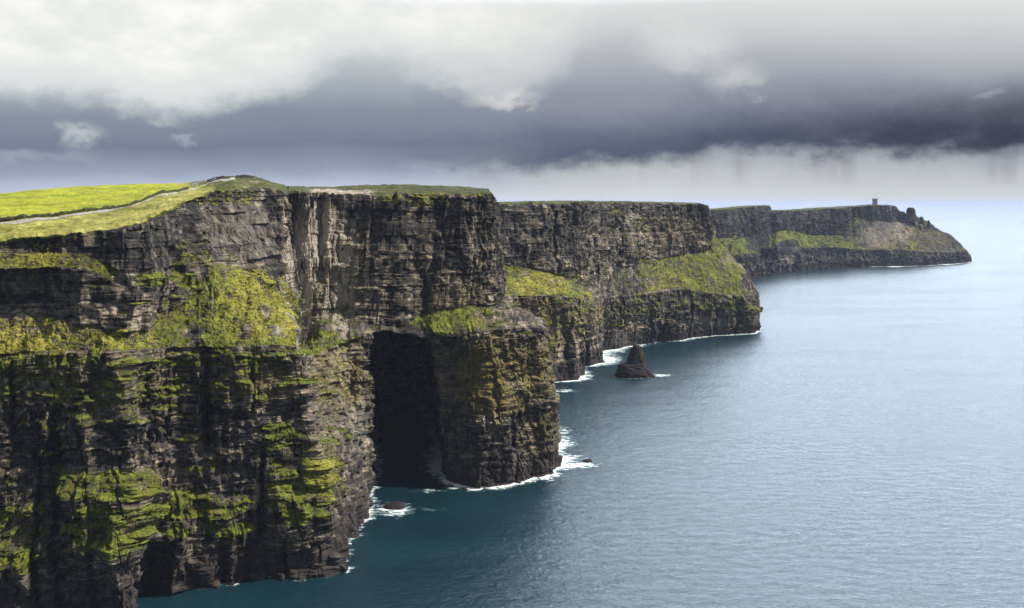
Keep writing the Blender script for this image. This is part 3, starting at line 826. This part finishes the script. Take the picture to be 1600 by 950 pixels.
cloth = {k: simple_mat('cloth_' + k, c, var=0.15) for k, c in dict(black=(0.012, 0.012, 0.015), navy=(0.015, 0.02, 0.06), red=(0.35, 0.03, 0.03), white=(0.75, 0.74, 0.72), grey=(0.2, 0.2, 0.21),
                                                                   blue=(0.05, 0.12, 0.32), denim=(0.04, 0.06, 0.12), khaki=(0.25, 0.2, 0.12), green=(0.04, 0.12, 0.05)).items()}
M_SKIN = simple_mat('skin', (0.5, 0.32, 0.24), var=0.1)
M_HAIR = simple_mat('hair', (0.03, 0.02, 0.015), var=0.2)
walkers = [(303, 8.55, 'grey', 'denim', 'person in grey jacket, lowest on the path of all the walkers'),
           (311, 8.45, 'black', 'black', 'person all in black at the near end of the walkers\' cluster'),
           (314, 8.65, 'navy', 'denim', 'person in navy jacket and denim close behind a walker all in black'),
           (317, 8.45, 'black', 'khaki', 'person in black jacket and khaki trousers among the walkers'),
           (320.5, 8.6, 'red', 'black', 'person in red jacket on the cliff path'),
           (323, 8.45, 'black', 'denim', 'person in black jacket and denim just uphill of the red jacket'),
           (329, 8.6, 'blue', 'black', 'person in blue jacket alone between two clusters of walkers'),
           (333, 8.55, 'white', 'denim', 'person in white top and denim where the path reaches the knoll'),
           (336, 8.7, 'white', 'black', 'person in white top and black trousers where the path reaches the knoll'),
           (340, 8.5, 'grey', 'black', 'person in grey jacket and black trousers below the knoll'),
           (346, 8.6, 'navy', 'khaki', 'person in navy jacket and khaki trousers below the knoll'),
           (352, 8.5, 'green', 'denim', 'person in green jacket nearest the top of the knoll')]
for i, (u, t, j, tr, lab) in enumerate(walkers):
    o = make_person(cloth[j], cloth[tr], M_SKIN, M_HAIR, stride=random.uniform(-0.3, 0.3))
    p = plateau_pt(u, t)
    o.location = (p[0], p[1], p[2] + 0.1)
    o.rotation_euler = (0, 0, R(random.choice([20, -160]) + random.uniform(-30, 30)))
    tag(o, lab, 'person', 'walkers on the cliff path')


# ------------------------------------------------------------------ sea stack and loose rocks
def rock_mass(name, prof, base, mat, seed, depth_ratio=0.8, na=150, nr=110, amp=1.0, attr=None):
    """prof: list of (height, left, right) in metres about the base point; a closed ring of rock."""
    pr = np.array(prof, float)
    hs = np.linspace(pr[0, 0], pr[-1, 0], nr)
    lf = np.interp(hs, pr[:, 0], pr[:, 1]); rt = np.interp(hs, pr[:, 0], pr[:, 2])
    th = np.linspace(0, 2 * np.pi, na)
    T, Hh = np.meshgrid(th, hs, indexing='ij')
    cx, rx = (lf + rt) / 2, (rt - lf) / 2
    ang = np.minimum(T, 2 * np.pi - T) * 8
    n1 = (fbm(np.cos(T) * 2.2 + 5, np.sin(T) * 2.2 + Hh / 12, seed, 4) - 0.5) * 2
    bed = np.floor(Hh / 1.7 + 0.4 * np.cos(T + seed))
    n2 = (noise2(np.cos(T) * 2 + bed * 3.7, np.sin(T) * 2 + bed * 1.3, seed + 1) - 0.5) * 2
    cell = np.floor(np.mod(T + hash2(bed, bed * 0, seed) * 6, 2 * np.pi) * 3)
    n3 = hash2(bed, cell, seed + 3) - 0.5
    k = 1 + amp * (0.16 * n1 + 0.09 * n2 + 0.05 * n3)
    k[-1] = k[0]
    sq = (np.abs(np.cos(T)) ** 3 + np.abs(np.sin(T)) ** 3) ** (-1 / 3.0)
    X = cx[None] + rx[None] * np.cos(T) * k * (0.6 + 0.4 * sq)
    Y = rx[None] * depth_ratio * np.sin(T) * k * (0.6 + 0.4 * sq)
    P = np.stack([X, Y, Hh + 0.4 * n3 * amp], -1)
    P[:, -1] = P[:, -1].mean(0)
    P[-1] = P[0]
    z0 = np.zeros(P.shape[:2])
    tone = np.clip(0.22 + 0.5 * n3, 0, 1)
    A = dict(grass=z0 + 0.02, tone=tone, pale=z0, lichen=z0 + 0.05, dry=z0, chip=z0)
    if attr: A.update({k_: z0 + v for k_, v in attr.items()})
    o = mesh_grid(name, P, mat, A)
    o.location = base
    return o


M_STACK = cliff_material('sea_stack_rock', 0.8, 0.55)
bp = on_sea(991, 587)
sc_ = bp[1] / F
stack = rock_mass('sea_stack', [(-6, -33 * sc_, 34 * sc_), (0, -29 * sc_, 30 * sc_), (5 * sc_, -27 * sc_, 28 * sc_), (13 * sc_, -25 * sc_, 22 * sc_), (18 * sc_, -22 * sc_, 19 * sc_), (20 * sc_, -12 * sc_, 18 * sc_),
                                (30 * sc_, -9 * sc_, 15 * sc_), (40 * sc_, -5 * sc_, 12 * sc_), (46 * sc_, -2 * sc_, 10 * sc_), (48 * sc_, 1 * sc_, 7 * sc_)], bp, M_STACK, 5, amp=0.95, na=240, nr=160)
tag(stack, 'dark pointed sea stack rising alone from the water', 'sea stack')
for (u, v, w, h, sd, lab) in [(617, 793, 7.5, 3.2, 21, 'low brown rock in the surf at the foot of the near cliff'), (625, 789, 3.6, 1.6, 22, 'small wet rock just off the near cliff in white surf'),
                              (918, 721, 4.4, 1.6, 23, 'small dark rock awash off the cave headland'), (548, 838, 5.5, 2.0, 24, 'wet rock at the water line below the grassy spur'),
                              (934, 566, 9, 5, 25, 'wet rock at the foot of the narrow buttress'), (880, 606, 5, 1.2, 27, 'low rock awash left of the sea stack')]:
    p = on_sea(u, v)
    o = rock_mass('rock', [(-2, -w, w), (0, -w * 0.9, w * 0.9), (h * 0.6, -w * 0.6, w * 0.65), (h, -w * 0.2, w * 0.25)], p, M_STACK, sd, na=60, nr=24)
    tag(o, lab, 'rock', 'rocks along the water line')

# ------------------------------------------------------------------ far headland: tower, knolls
M_TOWER = simple_mat('tower_stone', (0.40, 0.33, 0.34), var=0.25, scale=0.35)
M_DARK = simple_mat('opening_dark', (0.01, 0.01, 0.01))


def bm_box(bm, x0, x1, y0, y1, z0, z1):
    vs = [bm.verts.new((x, y, z)) for x in (x0, x1) for y in (y0, y1) for z in (z0, z1)]
    for f_ in ((0, 1, 3, 2), (4, 6, 7, 5), (0, 4, 5, 1), (2, 3, 7, 6), (0, 2, 6, 4), (1, 5, 7, 3)):
        bm.faces.new([vs[i] for i in f_])


tp = at(1367, 320.5, 2985)
tw = empty('tower', tp); tag(tw, 'square ruined stone tower standing on the far headland', 'tower')
hw, th_ = 5.6, 18.0
bm = bmesh.new()
for (x0, x1, y0, y1) in ((-hw, hw, -hw, -hw + 1.2), (-hw, hw, hw - 1.2, hw), (-hw, -hw + 1.2, -hw + 1.2, hw - 1.2), (hw - 1.2, hw, -hw + 1.2, hw - 1.2)):
    bm_box(bm, x0, x1, y0, y1, -3, th_)
mesh_bm('wall', bm, M_TOWER, tw)
bm = bmesh.new()
hw2 = hw + 0.45
for (x0, x1, y0, y1) in ((-hw2, hw2, -hw2, -hw2 + 1.4), (-hw2, hw2, hw2 - 1.4, hw2), (-hw2, -hw2 + 1.4, -hw2 + 1.4, hw2 - 1.4), (hw2 - 1.4, hw2, -hw2 + 1.4, hw2 - 1.4)):
    bm_box(bm, x0, x1, y0, y1, th_ - 2.4, th_ + 0.6)
for k in range(4):
    for (sx, sy) in ((-1, 0), (1, 0), (0, -1), (0, 1)):
        q = -hw2 + 1.2 + k * 3.2
        if sy: bm_box(bm, q - .8, q + .8, sy * hw2 - (1.2 if sy > 0 else 0), sy * hw2 + (1.2 if sy < 0 else 0), th_ + .6, th_ + 1.7)
        else: bm_box(bm, sx * hw2 - (1.2 if sx > 0 else 0), sx * hw2 + (1.2 if sx < 0 else 0), q - .8, q + .8, th_ + .6, th_ + 1.7)
mesh_bm('parapet', bm, M_TOWER, tw)
for z_ in (6.0, 11.5):
    bm = bmesh.new(); bm_box(bm, -0.8, 0.8, -hw - 0.05, -hw + 0.3, z_, z_ + 2.2); mesh_bm('window', bm, M_DARK, tw)

kp = at(1423, 338, 3000); s3 = 3000 / F
o = rock_mass('rock_outcrop', [(-14, -14 * s3, 15 * s3), (0, -8 * s3, 8 * s3), (5 * s3, -6.6 * s3, 7 * s3), (10 * s3, -6.2 * s3, 6.4 * s3), (13 * s3, -5 * s3, 4.4 * s3), (14 * s3, -3 * s3, 1.5 * s3)], kp, M_FAR, 31, depth_ratio=1.0, amp=0.6, na=90, nr=50)
tag(o, 'blocky rock outcrop like a ruined turret, right of the distant tower', 'rock', 'outcrops on the far headland')
for (u, v, hu, wu, sd, lab) in [(1409, 335, 5, 6.5, 32, 'low dark rock hump just left of the blocky outcrop'), (1440, 343, 5, 3, 33, 'small rock knob on the ridge just below the blocky outcrop'),
                                (1451, 349, 5.5, 1.8, 34, 'thin rock pinnacle farther down the tip of the far headland')]:
    p = at(u, v, 3010)
    o = rock_mass('rock_outcrop', [(-14, -wu * 1.6 * s3, wu * 1.6 * s3), (0, -wu * s3, wu * s3), (hu * 0.6 * s3, -wu * 0.75 * s3, wu * 0.75 * s3), (hu * s3, -wu * 0.35 * s3, wu * 0.3 * s3)], p, M_FAR, sd, depth_ratio=1.0, amp=0.7, na=60, nr=30)
    tag(o, lab, 'rock', 'outcrops on the far headland')


# ------------------------------------------------------------------ the sea and its foam
def graded(a, b, n, k):
    t = np.linspace(0, 1, n) ** k
    return a + (b - a) * t


yy = np.concatenate([np.linspace(-3000, 5000, 40), graded(5200, 240000, 30, 3)])
xx = np.concatenate([-graded(6200, 240000, 24, 3)[::-1], np.linspace(-6000, 6000, 40), graded(6200, 240000, 24, 3)])
XX, YY = np.meshgrid(xx, yy, indexing='ij')
seao = mesh_grid('sea', np.stack([XX, YY, XX * 0], -1), M_WATER, smooth=True)
tag(seao, 'wide blue grey sea with small ripples reaching the horizon', 'sea', None, 'structure')


def foam_line(g, wid, seed, u_ok, scale=1.0):
    P = g['P']
    zc = P[..., 2]
    r = np.argmax(zc[:, :g['edge']] > 0.3, axis=1)
    line = P[np.arange(P.shape[0]), r].copy()
    line[:, 2] = 0
    U = 800 + line[:, 0] / line[:, 1] * F
    for _ in range(3):
        line[1:-1] = (line[:-2] + 2 * line[1:-1] + line[2:]) / 4
    d = np.gradient(line, axis=0)
    n_ = np.stack([d[:, 1], -d[:, 0], d[:, 0] * 0], 1)
    n_ /= np.linalg.norm(n_, axis=1, keepdims=True) + 1e-6
    for _ in range(12):
        n_[1:-1] = (n_[:-2] + 2 * n_[1:-1] + n_[2:]) / 4
    sl = np.concatenate([[0], np.cumsum(np.linalg.norm(np.diff(line, axis=0), axis=1))])
    w = np.interp(U, [q[0] for q in wid], [q[1] for q in wid])
    w = w * (0.2 + 2.0 * fbm(sl / (14 * scale), sl * 0, seed, 4) ** 1.3)
    ws = np.linspace(-0.35, 1, 16)
    rows_, fo = [], []
    for q in ws:
        rows_.append(line + n_ * (w * q)[:, None] + np.array([0, 0, 0.12]))
        fo.append((1 - abs(q)) ** 0.8 * 0.9 * np.interp(U, [k[0] for k in u_ok], [k[1] for k in u_ok]))
    return mesh_grid('foam', np.stack(rows_, 1), M_FOAM, dict(foam=np.stack(fo, 1)), smooth=True)


fo1 = foam_line(near, [(-200, 3), (205, 4), (340, 5), (360, 7), (520, 4), (545, 5.5), (590, 7), (640, 6), (690, 14), (780, 12), (830, 16), (870, 22)], 3,
                [(-200, .2), (200, .3), (335, .35), (360, .8), (380, .4), (520, .4), (540, .65), (600, .75), (612, 0.3), (640, 0.5), (665, 1), (875, 1)])
tag(fo1, 'white surf along the foot of the near cliff and cave headland', 'foam', None, 'stuff')
fo2 = foam_line(mid, [(780, 14), (915, 16), (925, 26), (940, 26), (1000, 15), (1185, 12)], 4, [(780, .8), (860, 1), (990, 1), (1010, .6), (1040, .5), (1060, .85), (1185, .9)], 2.0)
tag(fo2, 'white surf along the foot of the middle headland', 'foam', None, 'stuff')
fo3 = foam_line(far, [(1100, 12), (1350, 26), (1515, 30)], 6, [(1100, .1), (1340, .25), (1365, .8), (1440, .7), (1455, .9), (1480, .9), (1520, .8)], 5.0)
tag(fo3, 'thin white surf line under the far headland', 'foam', None, 'stuff')


def foam_blob(cu, cv, ru, rv, st, label, seed=0, tail=0.0):
    n1, n2 = 60, 26
    a = np.linspace(-1, 1, n1)[:, None]; b_ = np.linspace(-1, 1, n2)[None, :]
    u = cu + a * ru + b_ * 0; v = cv + b_ * rv * (1 - 0.4 * np.clip(a * tail, 0, 1)) + a * 0
    d = H * F / (v - HOR)
    P = np.stack([(u - 800) / F * d, d, d * 0 + 0.2 + 0.01 * seed], -1)
    f_ = st * np.clip(1 - np.sqrt(a * a + b_ * b_), 0, 1) ** 0.6
    o = mesh_grid('foam', P, M_FOAM, dict(foam=f_ + 0 * P[..., 0]), smooth=True)
    tag(o, label, 'foam', None, 'stuff')


foam_blob(618, 797, 38, 16, 0.85, 'churned white water around the small rocks off the near cliff', 1)
foam_blob(900, 727, 55, 9, 0.85, 'tongue of foam trailing off the cave headland', 2, 1)
foam_blob(950, 562, 34, 13, 0.8, 'foam filling the cove left of the sea stack', 3)
foam_blob(995, 588, 40, 6, 0.75, 'foam ring around the sea stack', 4)
foam_blob(1035, 587, 30, 3.5, 0.75, 'streak of foam right of the sea stack', 5, 1)
foam_blob(880, 611, 30, 4, 0.7, 'streak of foam in the inlet behind the cave headland', 6)
foam_blob(668, 767, 30, 5, 0.6, 'foam at the mouth of the sea cave', 7)
foam_blob(548, 838, 18, 10, 0.75, 'foam below the grassy spur', 8)
foam_blob(1478, 413.2, 20, 1.3, 0.9, 'bright surf under the tip of the far headland', 9)
foam_blob(1398, 416.8, 22, 1.2, 0.9, 'bright surf below the distant tower', 10)
foam_blob(660, 797, 60, 5, 0.42, 'thin foam streaks drifting off the near cliff', 11)

# ------------------------------------------------------------------ air
hb_ = bmesh.new()
bm_box(hb_, -250000, 250000, -4000, 250000, -16, 214)
M_HAZE, n, out = material('sea_haze')
pv = n.new('ShaderNodeVolumePrincipled')
pv.inputs['Color'].default_value = (0.64, 0.72, 0.97, 1)
pv.inputs['Density'].default_value = 2.6e-5
pv.inputs['Anisotropy'].default_value = 0.0
n.link(pv.outputs[0], out.inputs['Volume'])
haze = mesh_bm('haze', hb_, M_HAZE)
tag(haze, 'thin pale sea haze in front of the horizon', 'haze', None, 'stuff')

# ------------------------------------------------------------------ sky
SUN_AZ, SUN_EL = R(88), R(45)          # from the right, high
world = bpy.data.worlds.new('World'); scene.world = world; world.use_nodes = True
n = NT(world.node_tree)
out = n.new('ShaderNodeOutputWorld')
bg = n.new('ShaderNodeBackground')
D_ = n.new('ShaderNodeTexCoord').outputs['Generated']
sp = n.new('ShaderNodeSeparateXYZ'); n.link(D_, sp.inputs[0])
yc = n.math('MAXIMUM', sp.outputs[1], 0.15)
u_ = n.math('ADD', n.math('MULTIPLY', n.math('DIVIDE', sp.outputs[0], yc), F), 800)
v_ = n.math('SUBTRACT', HOR, n.math('MULTIPLY', n.math('DIVIDE', sp.outputs[2], yc), F))
wA = n.noise(n.scale(D_, (1, 1, 1.7)), 7.0, 7, 0.62)
wB = n.noise(n.scale(D_, (1, 1, 2.2), (3, 1, 2)), 17.0, 7, 0.6)
wC = n.noise(n.scale(D_, (1, 1, 1.3), (7, 5, 1)), 40.0, 6, 0.6)
wS = n.noise(n.scale(D_, (1, 1, 3.0), (9, 2, 4)), 3.2, 5, 0.55)


def jit(base, *pairs):
    r = base
    for w_, a_ in pairs:
        r = n.math('ADD', r, n.math('MULTIPLY', n.math('SUBTRACT', w_, 0.5), a_))
    return r


uj = jit(u_, (wB, 90), (wC, 30))
vj = jit(v_, (wA, 60), (wB, 60), (wC, 24))


def curve(x, pts, lo, hi):
    """piecewise curve y(x), x in bearing units 0..1600"""
    nd = n.new('ShaderNodeFloatCurve')
    n.link(n.math('DIVIDE', x, 1600.0, clamp=True), nd.inputs['Value'])
    c = nd.mapping.curves[0]
    P_ = [(p[0] / 1600.0, (p[1] - lo) / (hi - lo)) for p in pts]
    c.points[0].location = P_[0]; c.points[1].location = P_[-1]
    for p in P_[1:-1]:
        c.points.new(*p)
    nd.mapping.update()
    return n.math('ADD', n.math('MULTIPLY', nd.outputs[0], hi - lo), lo)


# slate grey veil
gv = n.mapr(jit(v_, (wS, 70), (wA, 30)), 320, -80, 0, 1, smooth=False)
sky_l = n.ramp(gv, [(0.0, lin(205, 210, 226)), (0.055, lin(186, 193, 210)), (0.125, lin(148, 158, 178)), (0.24, lin(114, 125, 142)), (0.36, lin(128, 139, 154)), (0.5, lin(172, 178, 183)), (0.72, lin(222, 223, 221)), (1.0, lin(233, 233, 230))])
sky_r = n.ramp(gv, [(0.0, lin(206, 210, 226)), (0.05, lin(202, 205, 210)), (0.14, lin(182, 186, 188)), (0.26, lin(124, 130, 147)), (0.42, lin(140, 146, 158)), (0.55, lin(170, 174, 180)), (0.7, lin(200, 202, 203)), (0.85, lin(220, 220, 219)), (1.0, lin(226, 226, 225))])
col = n.mix(n.mapr(jit(u_, (wA, 160)), 600, 900), sky_l, sky_r)
# storm band
vb = curve(u_, [(0, 262), (700, 262), (850, 258), (1000, 250), (1200, 240), (1380, 238), (1600, 230)], 200, 300)
dl = n.math('SUBTRACT', jit(v_, (wA, 50), (wB, 66), (wC, 40)), vb)                  # < 0 above the base
below = n.mapr(dl, -18, 20, 1, 0)
above = n.mapr(jit(v_, (wA, 90), (wB, 40)), curve(u_, [(0, 215), (700, 180), (900, 160), (1000, 150), (1200, 130), (1600, 100)], 0, 300), curve(u_, [(0, 262), (700, 258), (1000, 242), (1200, 226), (1600, 204)], 0, 300))
band = n.math('MULTIPLY', below, above)
band = n.math('MULTIPLY', band, n.mapr(jit(u_, (wA, 220)), 520, 900, 0.10, 1.0))
dark = n.mix(n.mapr(jit(u_, (wB, 300)), 700, 1600), lin(78, 89, 111), lin(46, 50, 66))
dark = n.mix(n.mapr(wB, 0.4, 0.7, 0, 0.5), dark, lin(98, 104, 122))
col = n.mix(n.math('MULTIPLY', band, 0.94), col, dark)
# rain under the base
rainx = n.noise(n.scale(D_, (1, 1, 0.05)), 26.0, 3, 0.5)
rain = n.math('MULTIPLY', n.math('MULTIPLY', n.mapr(dl, -6, 10), n.mapr(v_, 300, 262)), n.mapr(rainx, 0.45, 0.68, 0, 0.38))
rain = n.math('MULTIPLY', rain, n.mapr(u_, 700, 1000))
col = n.mix(rain, col, lin(118, 120, 128))
# bright bank, upper left
vc = curve(u_, [(0, 150), (150, 160), (270, 178), (380, 160), (460, 138), (560, 96), (680, 130), (790, 158), (870, 128), (910, 70), (980, 10), (1100, -40), (1600, -60)], -100, 250)
dc = n.math('SUBTRACT', vc, jit(v_, (wA, 70), (wB, 70), (wC, 36)))
cm = n.mapr(dc, -20, 34)
bright = n.mix(n.mapr(n.math('ADD', n.math('MULTIPLY', wB, 0.6), n.math('MULTIPLY', wA, 0.4)), 0.36, 0.62), lin(222, 224, 222), lin(244, 244, 239))
bright = n.mix(n.mapr(dc, 0, 90, 0.75, 0.0), bright, lin(204, 208, 210))
cm = n.math('MULTIPLY', cm, n.mapr(jit(u_, (wA, 300)), 950, 500, 0.35, 0.95))
col = n.mix(cm, col, bright)


def puff(cu, cv, ru, rv, st, c):
    a_ = n.math('DIVIDE', n.math('SUBTRACT', jit(u_, (wB, 90), (wC, 70)), cu), ru)
    b_ = n.math('DIVIDE', n.math('SUBTRACT', jit(v_, (wB, 60), (wC, 60)), cv), rv)
    q = n.math('SQRT', n.math('ADD', n.math('MULTIPLY', a_, a_), n.math('MULTIPLY', b_, b_)))
    return n.mapr(q, 1.35, 0.15, 0, st), c


for pf in [(1070, 68, 80, 46, .6, lin(216, 217, 216)), (1150, 122, 46, 30, .6, lin(205, 206, 206)), (1555, 150, 34, 12, .6, lin(160, 160, 166)), (126, 212, 40, 20, .75, lin(190, 194, 198)),
           (290, 216, 22, 9, .55, lin(172, 178, 188)), (30, 245, 46, 13, .5, lin(165, 172, 184)), (110, 246, 60, 14, .4, lin(160, 168, 180)), (785, 150, 52, 18, .7, lin(214, 214, 212))]:
    m_, c_ = puff(*pf)
    col = n.mix(m_, col, c_)
# clear sky over the cloud, plus unseen bright sky added to brighten the water
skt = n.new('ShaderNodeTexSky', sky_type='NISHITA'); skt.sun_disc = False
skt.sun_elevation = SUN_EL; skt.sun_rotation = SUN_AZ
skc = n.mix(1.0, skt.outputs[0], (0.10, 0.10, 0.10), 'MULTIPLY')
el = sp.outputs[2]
fill_sky = n.mix(n.mapr(wS, 0.35, 0.65), (5.2, 6.2, 7.4), (6.6, 7.6, 8.8))
over = n.mix(0.75, skc, fill_sky)
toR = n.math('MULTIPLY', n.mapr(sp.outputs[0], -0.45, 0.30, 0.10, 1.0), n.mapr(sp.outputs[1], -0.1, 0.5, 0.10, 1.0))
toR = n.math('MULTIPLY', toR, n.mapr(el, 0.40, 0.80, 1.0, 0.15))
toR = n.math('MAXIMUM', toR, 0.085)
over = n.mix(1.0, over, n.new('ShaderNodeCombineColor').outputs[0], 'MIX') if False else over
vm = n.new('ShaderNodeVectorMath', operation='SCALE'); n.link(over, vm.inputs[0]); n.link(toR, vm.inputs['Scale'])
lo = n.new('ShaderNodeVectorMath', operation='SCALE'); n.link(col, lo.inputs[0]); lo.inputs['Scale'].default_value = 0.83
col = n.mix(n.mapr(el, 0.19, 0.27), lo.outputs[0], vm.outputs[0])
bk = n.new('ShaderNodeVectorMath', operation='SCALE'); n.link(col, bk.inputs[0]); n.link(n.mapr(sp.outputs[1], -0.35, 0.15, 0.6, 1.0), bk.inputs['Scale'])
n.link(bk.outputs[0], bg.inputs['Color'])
bg.inputs['Strength'].default_value = 1.0
n.link(bg.outputs[0], out.inputs[0])

sun = bpy.data.lights.new('sun', 'SUN'); sun.energy = 5.0; sun.angle = R(0.5); sun.color = (1.0, 0.93, 0.80)
so = bpy.data.objects.new('sun', sun); COL.objects.link(so)
sd = Vector((math.sin(SUN_AZ) * math.cos(SUN_EL), math.cos(SUN_AZ) * math.cos(SUN_EL), math.sin(SUN_EL)))
so.rotation_euler = (-sd).to_track_quat('-Z', 'Y').to_euler()
so.location = (300, 0, 600)

# ------------------------------------------------------------------ camera and render
cam = bpy.data.cameras.new('camera'); co = bpy.data.objects.new('camera', cam); COL.objects.link(co)
co.location = (0, 0, H); co.rotation_euler = (R(90), 0, 0)
cam.sensor_width = 36; cam.lens = 35.0
cam.shift_y = -(475 - HOR) / 1600.0
cam.clip_start = 1.0; cam.clip_end = 400000
scene.camera = co
vs = scene.view_settings
vs.view_transform = 'Standard'; vs.look = 'None'; vs.exposure = 0.4; vs.gamma = 1.0
try: vs.use_curve_mapping = False
except Exception: pass
cy = scene.cycles
cy.max_bounces = 5; cy.diffuse_bounces = 3; cy.glossy_bounces = 3; cy.transparent_max_bounces = 12; cy.volume_bounces = 0
cy.use_denoising = True
cy.caustics_reflective = False; cy.caustics_refractive = False
